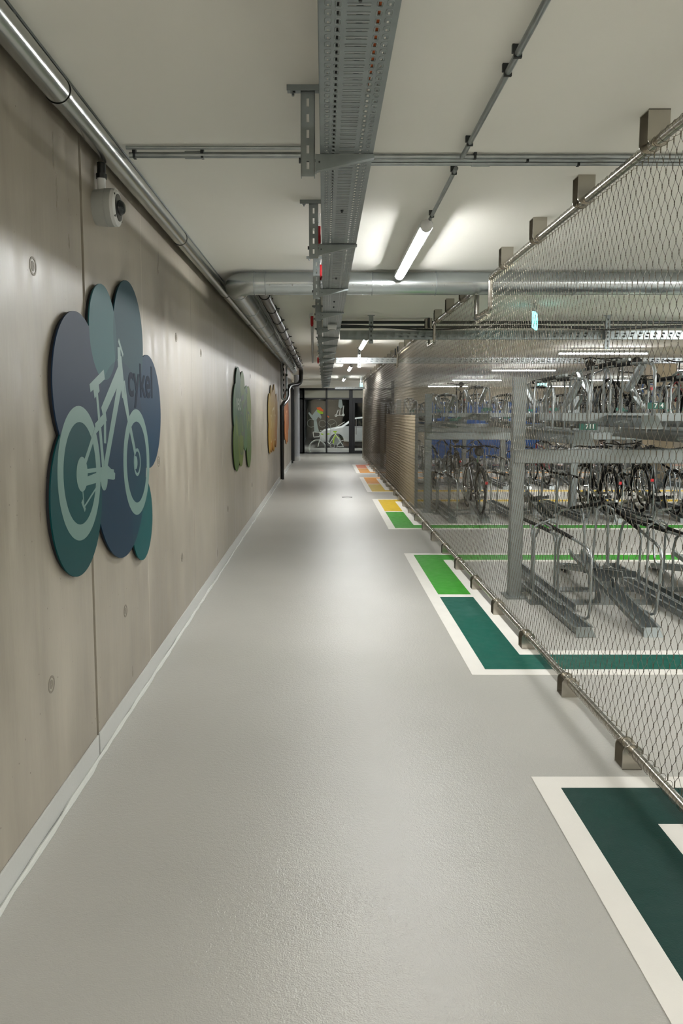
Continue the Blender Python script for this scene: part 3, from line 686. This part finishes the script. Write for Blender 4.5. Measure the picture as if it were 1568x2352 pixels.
# small red fire-proof cable joints hung beside the tray
def make_red():
    t = thing('cable_joint_box', '', 'box', (0, 0, 0), 'red cable joint boxes beside the tray')
    MB().box((-.017, -.024, -.055), (.017, .024, .05)).build('box', 'red', t, smooth=False, bevel=.005)
    MB().cyl((0, 0, -.07), (0, 0, -.05), .012, 10).build('grommet', 'red', t)
    cb = MB()
    cb.tube([(-.01 + .022 * math.cos(a), -.03, .045 + .035 * math.sin(a)) for a in [PI * .2 + i * .35 for i in range(11)]], .0035, 6)
    cb.tube([(.0, -.02, .05), (.008, -.01, .09), (.012, 0, .13)], .0035, 6).tube([(0, 0, -.065), (.003, .0, -.14)], .0035, 6)
    cb.build('white_cable', 'wtext', t)
    return t
proto = make_red()
for i, (x, y, z, lb) in enumerate([(-.04, 4.9, 2.705, 'nearest red cable joint box hanging left of the tray'), (-.035, 6.33, 2.74, 'second red cable joint box, just in front of the cross duct'),
                                   (-.15, 9.3, 2.70, 'third red cable joint box, smaller in view beyond the cross duct'), (-.13, 15.6, 2.66, 'farthest red cable joint box near the end of the drain pipe')]):
    if i == 0: proto.location = (x, y, z); proto['label'] = lb
    else: dup(proto, (x, y, z), lb)
o = MB().cyl((0, 0, 0), (-.1, 7, -.02), .018, 10).build('cable_bundle', 'galv'); o.location = (-.15, 9.35, 2.68); tag(o, 'grey cable bundle clipped left of the tray beyond the cross duct', 'cable')
t = thing('sensor_housing', 'small white rounded housing under the cable tray beyond the duct', 'sensor', (.085, 8.75, 2.535))
MB().box((-.05, -.05, 0), (.05, .05, .05)).build('body', 'white', t, bevel=.012, smooth=False)
MB().cyl((0, 0, -.012), (0, 0, 0), .035, 20).build('lens', 'camw', t)

# ------------------------------------------------------------------ crossing perforated channels and sprinkler pipes
def cross_channel(label, y, z, h, x0, x1, m, d=.05):
    t = thing('perforated_channel', label, 'channel', (0, y, z))
    mb = MB(); hh = h / 2; pitch = .1
    mb.box((x0, 0, -hh), (x1, .002, -hh * .55)).box((x0, 0, hh * .55), (x1, .002, hh)).box((x0, 0, -hh * .15), (x1, .002, hh * .15))
    x = x0
    while x < x1:
        for a, b, s in ((-.55, -.15, 0), (.15, .55, .5)):
            mb.box((x + s * .03, 0, hh * a), (min(x + s * .03 + .062, x1), .002, hh * b))
        x += pitch
    mb.box((x0, 0, hh - .002), (x1, d, hh)).box((x0, 0, -hh), (x1, d, -hh + .002)).box((x0, d - .002, -hh), (x1, d, hh))
    mb.build('channel', m, t, smooth=False)
    return t
def drop(name, label, x, y, z0, m='tray'):
    t = thing(name, label, 'bracket', (x, y, CEIL))
    MB().box((-.028, 0, z0 - CEIL), (.028, .03, 0)).build('channel', m, t, smooth=False)
    MB().box((-.045, -.02, -.008), (.045, .05, 0)).build('head_plate', m, t, smooth=False)
    s = MB(); z = z0 - CEIL + .03
    while z < -.06: s.box((-.008, -.003, z), (.008, .001, z + .025)); z += .055
    s.build('slot', 'dark' if m != 'dark' else 'white', t, smooth=False); return t
cross_channel('nearest perforated steel channel crossing from the tray through the fence', 10.05, 2.605, .115, .2, 10.5, 'tray')
cross_channel('second perforated steel channel crossing under the corridor lamps', 14.85, 2.60, .11, .22, 11, 'duct')
cross_channel('far perforated steel channel just before the glazed end', 26.0, 2.43, .08, .35, FX - .03, 'duct')
drop('channel_hanger', 'slotted hanger holding the nearest crossing channel in the corridor', .60, 9.98, 2.49)
drop('channel_hanger', 'slotted hanger holding the second crossing channel in the corridor', .665, 14.78, 2.46, 'duct')
drop('channel_hanger', 'slotted hanger holding the nearest crossing channel behind the mesh', 3.65, 9.98, 2.42)
drop('channel_hanger', 'slotted hanger holding the nearest crossing channel far behind the mesh', 6.4, 9.98, 2.42)
for i, (y, z, r, lb) in enumerate([(10.35, 2.80, .02, 'upper black pipe crossing the ceiling above the nearest channel'), (10.5, 2.755, .016, 'lower black pipe crossing the ceiling above the nearest channel'), (9.95, 2.69, .012, 'black cable drooping along the top of the nearest crossing channel')]):
    if i < 2: o = MB().cyl((.2, 0, 0), (11, 0, 0), r, 12)
    else: o = MB().tube([(.2 + k * .2, 0, .028 * math.cos(k * .55)) for k in range(30)], .01, 8)
    o = o.build('crossing_pipe' if i < 2 else 'cable', 'dark' if i < 2 else 'black'); o.location = (0, y, z); tag(o, lb, 'pipe' if i < 2 else 'cable')

# ------------------------------------------------------------------ stainless mesh fence
FY0, FY1 = 1.2, 27.4
def top_z(y):
    if 6.50 <= y < 7.06: return 2.46
    if 9.78 <= y < 10.28: return 2.48
    if 14.65 <= y < 15.1: return 2.48
    return 2.725
RB = .088
fence = thing('mesh_fence', 'stainless steel wire mesh fence with tube rails between corridor and bicycle racks', 'fence', (FX, 0, 0))
# rails with rises at the notches
nt = [(6.50, 7.06, 2.46), (9.78, 10.28, 2.48), (14.65, 15.1, 2.48)]
path = [(0, FY0, 2.725)]
for a, b, z in nt:
    for (y, zz, sy, sz) in ((a, 2.725, -1, 0), (a, z, 0, 1), (b, z, -1, 0), (b, 2.725, 0, -1)):
        pass
    R = .03
    path += [(0, a - R, 2.725), (0, a - .009, 2.716), (0, a, 2.725 - R), (0, a, z + R), (0, a + .009, z + .009), (0, a + R, z), (0, b - R, z), (0, b - .009, z + .009), (0, b, z + R), (0, b, 2.725 - R), (0, b + .009, 2.716), (0, b + R, 2.725)]
path.append((0, FY1, 2.725))
MB().tube(path, .0205, 16).build('top_rail', 'inox', fence, ang=60)
MB().cyl((0, FY0, RB), (0, FY1, RB), .0205, 16).build('bottom_rail', 'inox', fence)
MB().box((-.025, FY1, 0), (.025, FY1 + .05, CEIL)).build('end_post', 'inox', fence, smooth=False)
# helical lacing
def helix(y0, y1, zc, up):
    # cable loops: one turn per cell
    pts = []; n = 10; y = y0; p = .06
    while y < y1:
        for k in range(n):
            a = 2 * PI * k / n
            pts.append((.0285 * math.sin(a), y + p * k / n, zc + (.0285 * math.cos(a)) + up * .0072))
        y += p
    return pts
lac = MB()
lac.tube(helix(FY0, 14, RB, 1), .0011, 5).tube(helix(14, FY1, RB, 1), .0013, 3)
for a, b, z in ((FY0, 6.46, 2.725), (6.54, 7.02, 2.46), (7.1, 9.75, 2.725), (9.82, 10.24, 2.48), (10.3, 14.6, 2.725), (14.7, 15.05, 2.48), (15.1, FY1, 2.725)):
    lac.tube(helix(a, b, z, -1), .0011, 4)
lac.build('lacing_wire', 'wire', fence, fixn=False)
# wire rope net
def net():
    a, b = .03, .049; zlo = RB + .052; V = []; Fc = []; voff = 0
    nc = int((FY1 - FY0) / a)
    hk = .0075
    for s in range(nc):
        yl = FY0 + s * a
        n = 4 if yl < 13 else 3
        zt = min(top_z(yl - .01), top_z(yl + a + .01)) - .052
        rows = int((zt - zlo) / b)
        bb = (zt - zlo) / rows
        pts = []
        for r in range(rows + 1):
            left = (s + r) % 2 == 0
            y = yl if left else yl + a
            z = zlo + r * bb
            o = .001 if left else -.001
            y += o
            if yl < 14:
                dy = (a if left else -a) * .06
                pts += [(o * .3, y + dy, z - hk - .003), (o * 1.2, y - o * .2, z - hk + .001), (-o * 1.2, y - o * 1.6, z + hk - .001), (-o * .3, y + dy, z + hk + .003)]
            else: pts += [(o * 1.2, y - o * .2, z - hk), (-o * 1.2, y - o * 1.6, z + hk)]
        P = np.array(pts); rr = .00125 if yl < 14 else .0016
        ang = np.arange(n) * 2 * PI / n + PI / 4
        off = np.stack([np.cos(ang) * rr, np.sin(ang) * rr, np.zeros(n)], 1)
        sc_ = np.ones(len(P))
        if yl < 14: sc_ = np.tile([.85, 1.65, 1.65, .85], len(P) // 4)
        vs = (P[:, None, :] + off[None] * sc_[:, None, None]).reshape(-1, 3)
        k = len(P); base = np.arange(k - 1)[:, None] * n + np.arange(n)[None]; nx = np.arange(k - 1)[:, None] * n + ((np.arange(n) + 1) % n)[None]
        fs = np.stack([base, nx, nx + n, base + n], -1).reshape(-1, 4) + voff
        V.append(vs); Fc.append(fs); voff += len(vs)
    V = np.concatenate(V); Fc = np.concatenate(Fc)
    me = bpy.data.meshes.new('wire_net'); me.vertices.add(len(V)); me.vertices.foreach_set('co', V.ravel())
    me.loops.add(Fc.size); me.loops.foreach_set('vertex_index', Fc.ravel().astype(np.int32))
    me.polygons.add(len(Fc)); me.polygons.foreach_set('loop_start', np.arange(len(Fc), dtype=np.int32) * 4); me.polygons.foreach_set('loop_total', np.full(len(Fc), 4, dtype=np.int32))
    me.update(calc_edges=True); me.shade_smooth(); me.materials.append(M['wire'])
    o = bpy.data.objects.new('wire_net', me); COL.objects.link(o); o.parent = fence; o['kind'] = 'stuff'
net()
# thick crimps where the net meets the rails, near part
cr = MB(); s = 0
while FY0 + s * .03 < 14:
    y = FY0 + s * .03
    zt = min(top_z(y - .04), top_z(y + .04))
    if s % 2 == 0: cr.cyl((0, y, RB + .034), (0, y, RB + .056), .0024, 6)
    nr = int((zt - .052 - RB - .052) / .049)
    if (s + nr) % 2 == 0: cr.cyl((0, y, zt - .058), (0, y, zt - .035), .0024, 6)
    s += 1
cr.build('crimp_sleeve', 'knot', fence, fixn=False, stuff=True)
# U-shaped flat-bar brackets
def bracket_mesh(h, rail):
    mb = MB(); w = .045; g = .085; th = .005
    def plate(y):
        n = 12
        pts = [(-w, 0), (w, 0), (w, h)] + [(w * math.cos(PI * i / n), h + w * .75 * math.sin(PI * i / n)) for i in range(1, n)] + [(-w, h)]
        mb.prism(pts, 1, y, y + th)
    plate(-g / 2 - th); plate(g / 2)
    mb.box((-w, -g / 2 - th, 0), (w, g / 2 + th, th))
    return mb
lo = bracket_mesh(RB - .006, RB).build('foot_bracket', 'inox', fence); lo.location = (0, 2.44, 0)
ys = [3.33 + .878 * i for i in range(28)]
for y in ys:
    if y < FY1 - .1: c = lo.copy(); COL.objects.link(c); c.parent = fence; c.location = (0, y, 0)
up = bracket_mesh(CEIL - 2.725 - .006, 0).build('ceiling_bracket', 'inox', fence); up.rotation_euler = (PI, 0, 0); up.location = (0, 2.46, CEIL)
for y in [3.34 + .878 * i for i in range(28)]:
    if y < FY1 - .1 and top_z(y - .08) > 2.7 and top_z(y + .08) > 2.7: c = up.copy(); COL.objects.link(c); c.parent = fence; c.location = (0, y, CEIL)
for a, b, z in nt[1:]:
    MB().box((-.012, a - .01, z), (.012, a + .01, CEIL)).box((-.012, b - .01, z), (.012, b + .01, CEIL)).build('notch_post', 'dark', fence, smooth=False)
MB().box((-.02, 7.06, 2.44), (.02, 7.09, CEIL)).build('notch_post', 'dark', fence, smooth=False)

# ------------------------------------------------------------------ two-tier bicycle racks
def trough(L=1.72, w=.11, h=.055):
    mb = MB(); t = .003
    mb.box((-w / 2, 0, 0), (w / 2, L, t)).box((-w / 2, 0, 0), (-w / 2 + t, L, h)).box((w / 2 - t, 0, 0), (w / 2, L, h))
    mb.box((-w / 2 - .018, 0, h - t), (-w / 2, L, h)).box((w / 2, 0, h - t), (w / 2 + .018, L, h))
    mb.add([(-w / 2 - .015, -.06, 0), (w / 2 + .015, -.06, 0), (w / 2, .0, h), (-w / 2, .0, h), (-w / 2 - .015, -.06, -.004), (w / 2 + .015, -.06, -.004), (w / 2, 0, -.004), (-w / 2, 0, -.004)],
           [(0, 1, 2, 3), (4, 7, 6, 5), (0, 4, 5, 1), (1, 5, 6, 2), (3, 2, 6, 7), (0, 3, 7, 4)])
    return mb
tr_low = trough(1.72); tr_up = trough(1.62, .12, .09)
proto_low = proto_up = None
def hoop(z1, z0, yb, ret):
    # a tube guide: rear end, slanting forward, bending down at the front
    return [(.1, yb, z1 + .02), (.1, .62, z1), (.1, .3, z1 - .012), (.1, .22, z1 - .03), (.1, .18, z1 - .08), (.1, .17, z1 - .16), (.1, .17, z0 + .1), (.1, .19, z0 + .04), (.1, .24, z0 + .01), (.08, .34, z0)]
low = tr_low.build('lower_trough', 'rack', None, smooth=False)
gh = MB().tube(hoop(.60, .04, 1.75, 0), .011, 10).build('guide_hoop', 'galv', low)
MB().tube([(.1, .95, .0), (.1, .97, .45), (.1, .93, .55), (.1, .85, .60)], .011, 8).build('support_strut', 'rack', low)
hb = MB().tube([(-.08, 1.05, .0), (-.08, 1.05, .5), (-.07, 1.1, .62), (0, 1.12, .66), (.07, 1.1, .62), (.1, 1.05, .5)], .01, 8).build('wheel_holder', 'rack', low)
sv = MB().cyl((.1, .62, .6005), (.1, 1.5, .616), .016, 10).build('rubber_sleeve', 'rubber', low)
upp = tr_up.build('upper_trough', 'rack', None, smooth=False)
MB().tube(hoop(.50, .04, 1.6, 0), .012, 10).build('guide_hoop', 'galv', upp)
MB().cyl((.1, .62, .501), (.1, 1.35, .515), .017, 10).build('rubber_sleeve', 'rubber', upp)
MB().tube([(.1, .40, .48), (.06, .46, .36), (.02, .5, .28)], [.03, .035, .02], 8).build('grip_bracket', 'galv', upp)
MB().tube([(-.08, 1.0, .06), (-.08, 1.0, .4), (-.06, 1.04, .5), (.06, 1.04, .5), (.08, 1.0, .4), (.08, 1.0, .06)], .01, 8).build('wheel_holder', 'galv', upp)
MB().cyl((-.13, .15, .045), (.13, .15, .045), .014, 10).cyl((-.13, .15, .045), (-.13, .3, .03), .012, 8).build('pull_handle', 'galv', upp)
for o in (low, upp): COL.objects.unlink(o)
def link_tree(src, par, loc, rz):
    c = src.copy(); COL.objects.link(c); c.parent = par; c.location = loc; c.rotation_euler = (0, 0, rz)
    for ch in list(src.children):
        d = ch.copy(); COL.objects.link(d); d.parent = c
    return c
def num_plate(par, x, y, z, s):
    p = MB().box((x - .065, y - .002, z - .022), (x + .065, y + .002, z + .022)).build('number_plate', 'plate', par, smooth=False)
    if s: text('number', s, .045, 'wtext', p, basis((x + .012, y - .0035, z), (1, 0, 0), (0, 0, 1)), weight=.001, depth=.0005)
    return p
def rack_row(label, yc, x0, n, numbers=()):
    sp = .485; x1 = x0 + n * sp
    t = thing('bicycle_rack', label, 'bicycle rack', (x0, yc, 0), 'two-tier bicycle racks behind the fence')
    W = x1 - x0
    for k in range(int(W / 2.35) + 1):
        x = .04 + k * 2.35
        p = MB().box((x - .055, -.04, 0), (x + .055, .04, 1.9)).build('post', 'rack', t, smooth=False, bevel=.006)
        f = MB().box((x - .09, -.12, 0), (x + .09, .12, .012)).build('foot_plate', 'rack', p, smooth=False)
    MB().box((0, -.06, 1.17), (W, .06, 1.29)).build('lower_beam', 'rack', t, smooth=False, bevel=.006)
    MB().box((.3, -.36, 1.53), (W, -.30, 1.60)).box((.3, .30, 1.53), (W, .36, 1.60)).build('upper_beam', 'rack', t, smooth=False, bevel=.004)
    MB().box((.1, -.30, .0), (W, -.16, .012)).box((.1, .16, 0), (W, .30, .012)).build('base_rail', 'rack', t, smooth=False)
    for i in range(n):
        hi = i % 2 == 1
        for side in (-1, 1):
            x = .25 + i * sp + (0 if side < 0 else .1)
            z = .0
            rz = 0 if side < 0 else PI
            c = link_tree(low, t, (x, side * 1.18, .006), rz)
            if hi:
                c.rotation_euler = (math.radians(9) , 0, rz)
                MB().box((x - .045, side * .16, .012), (x + .045, side * .30, .20)).build('pedestal', 'rack', t, smooth=False)
            u = link_tree(upp, t, (x, side * 1.0, 1.37 + (.12 if hi else 0)), rz)
            if side < 0: num_plate(t, x + .02, -1.07, 1.50 + (.15 if hi else 0), numbers[i] if i < len(numbers) else '')
    wp = MB().box((W - .6, -.064, 1.18), (W - .4, -.062, 1.26)).build('warning_plate', 'red', t, smooth=False)
    MB().box((W - .585, -.066, 1.19), (W - .505, -.0642, 1.25)).box((W - .495, -.066, 1.19), (W - .415, -.0642, 1.25)).build('plate_face', 'white', wp, smooth=False)
    return t
rack_row('nearest two-tier grey steel bicycle rack behind the mesh, mostly empty', 6.55, 1.62, 5, ['711', '714', '', '', ''])
rack_row('second two-tier bicycle rack behind the mesh, with black bicycles in it', 12.25, 1.62, 12)
rack_row('third two-tier bicycle rack behind the mesh, over the yellow floor band', 17.15, 1.62, 15)
rack_row('fourth two-tier bicycle rack behind the mesh, over the coral floor band', 21.9, 1.62, 17)
rack_row('farthest two-tier bicycle rack behind the mesh, by the beige far wall', 27.2, 3.0, 18)
for o in (low, upp):
    for ch in list(o.children): bpy.data.objects.remove(ch)
    bpy.data.objects.remove(o)

# ------------------------------------------------------------------ bicycles
def make_bike(fm, saddle='saddle', basket=False):
    t = thing('bicycle', '', 'bicycle', (0, 0, 0))
    ry, fy, zr, R = -.52, .53, .345, .33
    for y in (ry, fy):
        w = MB().torus((0, y, zr), R, .019, 0, 36, 7).build('wheel', 'rubber', t)
        sp = MB().torus((0, y, zr), R - .026, .007, 0, 36, 5)
        for k in range(14):
            a = 2 * PI * k / 14; sp.tube([(.012 if k % 2 else -.012, y, zr), (0, y + (R - .02) * math.cos(a), zr + (R - .02) * math.sin(a))], .0012, 3)
        sp.cyl((-.035, y, zr), (.035, y, zr), .018, 10); sp.build('rim', 'chrome', w)
    F = MB(); bb = (0, -.08, .28); st = (0, -.24, .78); hd = (0, .36, .84); hb = (0, .4, .70)
    for p, q, r in ((bb, st, .015), (st, hd, .014), (bb, hb, .017), (hd, hb, .018)): F.cyl(p, q, r, 10)
    for s in (-1, 1):
        F.tube([bb, (s * .045, -.3, .31), (s * .05, ry, zr)], .009, 7).tube([(0, -.23, .74), (s * .045, -.36, .55), (s * .05, ry, zr)], .008, 7)
    F.build('frame', fm, t)
    fk = MB()
    for s in (-1, 1): fk.tube([(0, .41, .68), (s * .04, .43, .62), (s * .045, fy, zr)], .01, 7)
    fk.build('fork', fm, t)
    MB().cyl(st, (0, -.28, .92), .012, 8).build('seat_post', 'chrome', t)
    MB().tube([(0, -.42, .945), (0, -.34, .95), (0, -.22, .95), (0, -.13, .945)], [.05, .075, .035, .018], 12).build('saddle', saddle, t)
    MB().cyl(hd, (0, .345, .98), .012, 8).tube([(-.3, .22, 1.0), (-.22, .28, 1.01), (-.05, .36, .99), (.05, .36, .99), (.22, .28, 1.01), (.3, .22, 1.0)], .011, 8).build('handlebar', 'black', t)
    cr = MB().ring((-.08, .28), .09, .07, 0, .03, .034, 30).cyl((-.07, -.08, .28), (.07, -.08, .28), .012, 8).bar((.06, -.08, .28), (.06, .06, .19), .014, .02).bar((-.06, -.08, .28), (-.06, -.22, .37), .014, .02)
    cr.box((.06, .02, .18), (.14, .1, .2)).box((-.14, -.26, .36), (-.06, -.18, .38)); cr.build('crankset', 'dark', t)
    mg = MB()
    mg.tube([(0, ry + .375 * math.cos(a), zr + .375 * math.sin(a)) for a in [math.radians(20 + i * 16) for i in range(10)]], .018, 6); mg.build('mudguard', 'black', t)
    if basket:
        b = MB()
        for z in (.78, .86, .94, 1.02): b.tube([(-.16, .48, z), (.16, .48, z), (.16, .72, z), (-.16, .72, z)], .004, 5, closed=True)
        for x in (-.16, -.08, 0, .08, .16):
            b.cyl((x, .48, .78), (x, .48, 1.02), .003, 5).cyl((x, .72, .78), (x, .72, 1.02), .003, 5)
        for y in (.48, .56, .64, .72): b.cyl((-.16, y, .78), (-.16, y, 1.02), .003, 5).cyl((.16, y, .78), (.16, y, 1.02), .003, 5).cyl((-.16, y, .78), (.16, y, .78), .003, 5)
        b.build('basket', 'dark', t)
    MB().box((-.02, -.93, .5), (.02, -.905, .54)).build('rear_light', 'red', t, smooth=False)
    return t
mk = {'black': make_bike('black'), 'grey': make_bike(mat('grey_paint', '7d8388', .35, .3)), 'blue': make_bike(mat('blue_paint', '274f86', .35), basket=True), 'redf': make_bike(mat('red_paint', '8c1f1f', .35))}
S2, S3, S4 = 12.25, 17.15, 21.9
def bx_(i): return 1.62 + .25 + i * .485
bikes = [('black', bx_(5), S2 - .30, .062, 0, 'black bicycle on the lower tier of the second rack, leftmost of its group'), ('black', bx_(6), S2 - .25, .1, 0, 'black bicycle on the lower tier of the second rack, middle of its group'),
         ('grey', bx_(7) , S2 - .30, .062, 0, 'grey bicycle on the lower tier of the second rack, beside two black ones'), ('blue', bx_(9), S2 - .3, .062, 0, 'blue bicycle with front basket on the lower tier of the second rack'),
         ('black', bx_(10), S2 - .28, .1, 0, 'black bicycle on the lower tier of the second rack, rightmost'), ('black', bx_(1), S2 - .3, .062, 0, 'black bicycle on the lower tier of the second rack, nearest the fence'),
         ('grey', bx_(5), S2 - .1, 1.43, 0, 'grey bicycle on the upper tier of the second rack, leftmost of its group'), ('black', bx_(6), S2 - .1, 1.43, 0, 'black bicycle on the upper tier of the second rack, next to a grey one'),
         ('redf', bx_(8), S2 - .1, 1.43, 0, 'red bicycle on the upper tier of the second rack'), ('grey', bx_(10), S2 - .1, 1.43, 0, 'grey bicycle on the upper tier of the second rack, rightmost'),
         ('black', bx_(2), S3 - .3, .062, 0, 'black bicycle on the lower tier of the third rack, nearest the fence'), ('redf', bx_(6), S3 - .3, .062, 0, 'red bicycle on the lower tier of the third rack'),
         ('grey', bx_(9), S3 - .3, .062, 0, 'grey bicycle on the lower tier of the third rack'), ('black', bx_(8), S3 - .1, 1.43, 0, 'black bicycle on the upper tier of the third rack'),
         ('blue', bx_(11), S3 - .1, 1.43, 0, 'blue bicycle on the upper tier of the third rack'), ('black', bx_(4), S4 - .1, 1.43, 0, 'black bicycle on the upper tier of the fourth rack'),
         ('grey', bx_(8), S4 - .1, 1.43, 0, 'grey bicycle on the upper tier of the fourth rack')]
used = set()
for k, x, y, z, rz, lb in bikes:
    o = mk[k]
    if k in used: o = dup(mk[k], (x, y, z), lb)
    else: used.add(k); o.location = (x, y, z); o['label'] = lb
    o.rotation_euler = (0, 0, PI if lb.startswith('grey') else rz); o['group'] = 'bicycles parked in the racks'

# ------------------------------------------------------------------ things behind the fence
t = thing('square_column', 'beige square column standing behind the racks at the right', 'column', (8.1, 18.3, 0))
MB().box((-.28, 0, 0), (.28, .5, CEIL)).build('shaft', 'beige', t, smooth=False)
t = thing('low_partition', 'beige low partition board just behind the mesh near the green and yellow band', 'partition', (1.52, 12.75, 0))
MB().box((0, 0, .02), (.03, 6.0, 1.56)).build('board', 'beige', t, smooth=False)
MB().box((-.01, -.04, 0), (.04, 0, 1.58)).box((-.01, 6.0, 0), (.04, 6.04, 1.58)).build('edge_post', 'galv', t, smooth=False)
t = thing('blue_partition', 'blue partition panel standing beyond the fourth bicycle rack', 'partition', (3.4, 24.9, 0))
MB().box((0, 0, .12), (3.6, .04, 1.95)).build('panel', 'blue', t, smooth=False)
MB().box((-.04, -.02, 0), (0, .06, 2.0)).box((3.6, -.02, 0), (3.64, .06, 2.0)).build('post', 'galv', t, smooth=False)
t = thing('fire_extinguisher', 'red fire extinguisher beside the blue panel, seen far through the mesh', 'fire extinguisher', (7.35, 25.2, 1.4))
MB().tube([(0, 0, 0), (0, 0, .03), (0, 0, .42), (0, 0, .5), (0, 0, .52)], [.06, .075, .075, .035, .02], 16).build('cylinder', 'red', t)
MB().box((-.02, -.06, .52), (.02, .04, .58)).build('valve', 'black', t, smooth=False); MB().tube([(0, .03, .54), (.09, .02, .4), (.085, 0, .1)], .01, 8).build('hose', 'rubber', t)
MB().box((-.05, .075, -1.4), (.05, .1, .3)).build('stand', 'galv', t, smooth=False)

def exit_sign(label, loc, rz, w=.34, h=.17, lit=None):
    t = thing('exit_sign', label, 'sign', loc, rz=rz)
    MB().box((-w / 2, -.012, -h / 2), (w / 2, .012, h / 2)).build('lit_panel', 'exitg', t, smooth=False)
    for s in (-1, 1):
        y = s * .0135
        fg = MB()
        # running figure and arrow
        fg.ring((-.09, .05), .013, .001, 1, y - .0006, y + .0006, 14)
        for p, q in (((-.09, .034), (-.10, -.005)), ((-.10, -.005), (-.07, -.035)), ((-.07, -.035), (-.075, -.07)), ((-.10, -.005), (-.125, -.04)), ((-.125, -.04), (-.15, -.045)), ((-.09, .03), (-.06, .012)), ((-.09, .03), (-.12, .01)), ((.02, 0), (.12, 0)), ((.12, 0), (.085, .03)), ((.12, 0), (.085, -.03))):
            fg.bar((p[0], y, p[1]), (q[0], y, q[1]), .0012, .014, up=(-(q[1] - p[1]), 0, q[0] - p[0]))
        fg.build('pictogram', 'exitd', t, smooth=False)
    MB().box((-w / 2 - .01, -.02, h / 2), (w / 2 + .01, .02, h / 2 + .035)).build('housing', 'white', t, smooth=False)
    dz = CEIL - loc[2] - h / 2 - .035
    if dz > .01: MB().cyl((-.1, 0, h / 2 + .03), (-.1, 0, h / 2 + .035 + dz), .006, 8).cyl((.1, 0, h / 2 + .03), (.1, 0, h / 2 + .035 + dz), .006, 8).build('hanger_rod', 'galv', t)
    return t
exit_sign('glowing exit sign hanging behind the mesh just past the big duct', (2.44, 9.0, 2.66), math.radians(68), .36, .18)
exit_sign('small glowing exit sign over the corridor by the end of the fence', (1.27, 26.5, 2.54), math.radians(74), .3, .16)
exit_sign('distant exit sign over the racks left of the far lamps', (8.2, 29.0, 2.62), 0)
exit_sign('distant exit sign over the racks near the beige column', (11.0, 25.8, 2.55), math.radians(40))

# car in the garage outside the end glazing
t = thing('parked_car', 'white parked car seen through the end glazing', 'car', (1.9, 35.6, 0))
body = [(-2.1, .28), (-2.12, .62), (-1.95, .82), (-1.1, .98), (-.55, 1.36), (.2, 1.46), (1.1, 1.42), (1.7, 1.05), (2.0, .95), (2.08, .55), (2.0, .28)]
MB().prism(body, 1, -.82, .82).build('body', mat('car_paint', 'd4d6d6', .25), t, bevel=.06, smooth=False)
MB().prism([(-.98, 1.0), (-.5, 1.31), (.1, 1.38), (.1, 1.0)], 1, -.825, -.821).prism([(.18, 1.0), (.18, 1.38), (1.05, 1.34), (1.5, 1.05)], 1, -.825, -.821).build('side_window', mat('tinted_glass', '0e1416', .08), t, smooth=False)
for x in (-1.35, 1.3):
    w = MB().cyl((x, -.84, .33), (x, -.6, .33), .33, 28).build('wheel', 'rubber', t); MB().cyl((x, -.855, .33), (x, -.84, .33), .2, 16).build('hub_cap', 'galv', w)
MB().box((-2.14, -.6, .62), (-2.08, -.4, .74)).box((2.03, -.6, .7), (2.1, -.42, .82)).build('head_lamp', 'chrome', t, smooth=False)

# ------------------------------------------------------------------ world, camera, colour
w = bpy.data.worlds.new('world'); SC.world = w; w.use_nodes = True
w.node_tree.nodes['Background'].inputs[0].default_value = (.05, .05, .05, 1); w.node_tree.nodes['Background'].inputs[1].default_value = .2
cam = bpy.data.cameras.new('camera'); co = bpy.data.objects.new('camera', cam); COL.objects.link(co); SC.camera = co
co.location = (0, 0, 1.6)
F = 1750.0; W_, H_ = 1568, 2352
cam.sensor_fit = 'VERTICAL'; cam.sensor_height = 36; cam.sensor_width = 24; cam.lens = F / H_ * 36
pitch = math.atan((1130 - 948) / F)
co.rotation_euler = (PI / 2 - pitch, 0, 0)
cam.shift_x = (W_ / 2 - 745) / H_
cam.shift_y = -(H_ / 2 - 1130) / H_
cam.clip_start = .05; cam.clip_end = 200
SC.view_settings.view_transform = 'Standard'; SC.view_settings.look = 'None'; SC.view_settings.gamma = 1
SC.view_settings.use_curve_mapping = False
SC.view_settings.exposure = 0.08
SC.cycles.max_bounces = 10; SC.cycles.diffuse_bounces = 5; SC.cycles.glossy_bounces = 5; SC.cycles.transmission_bounces = 8
SC.cycles.sample_clamp_indirect = 8
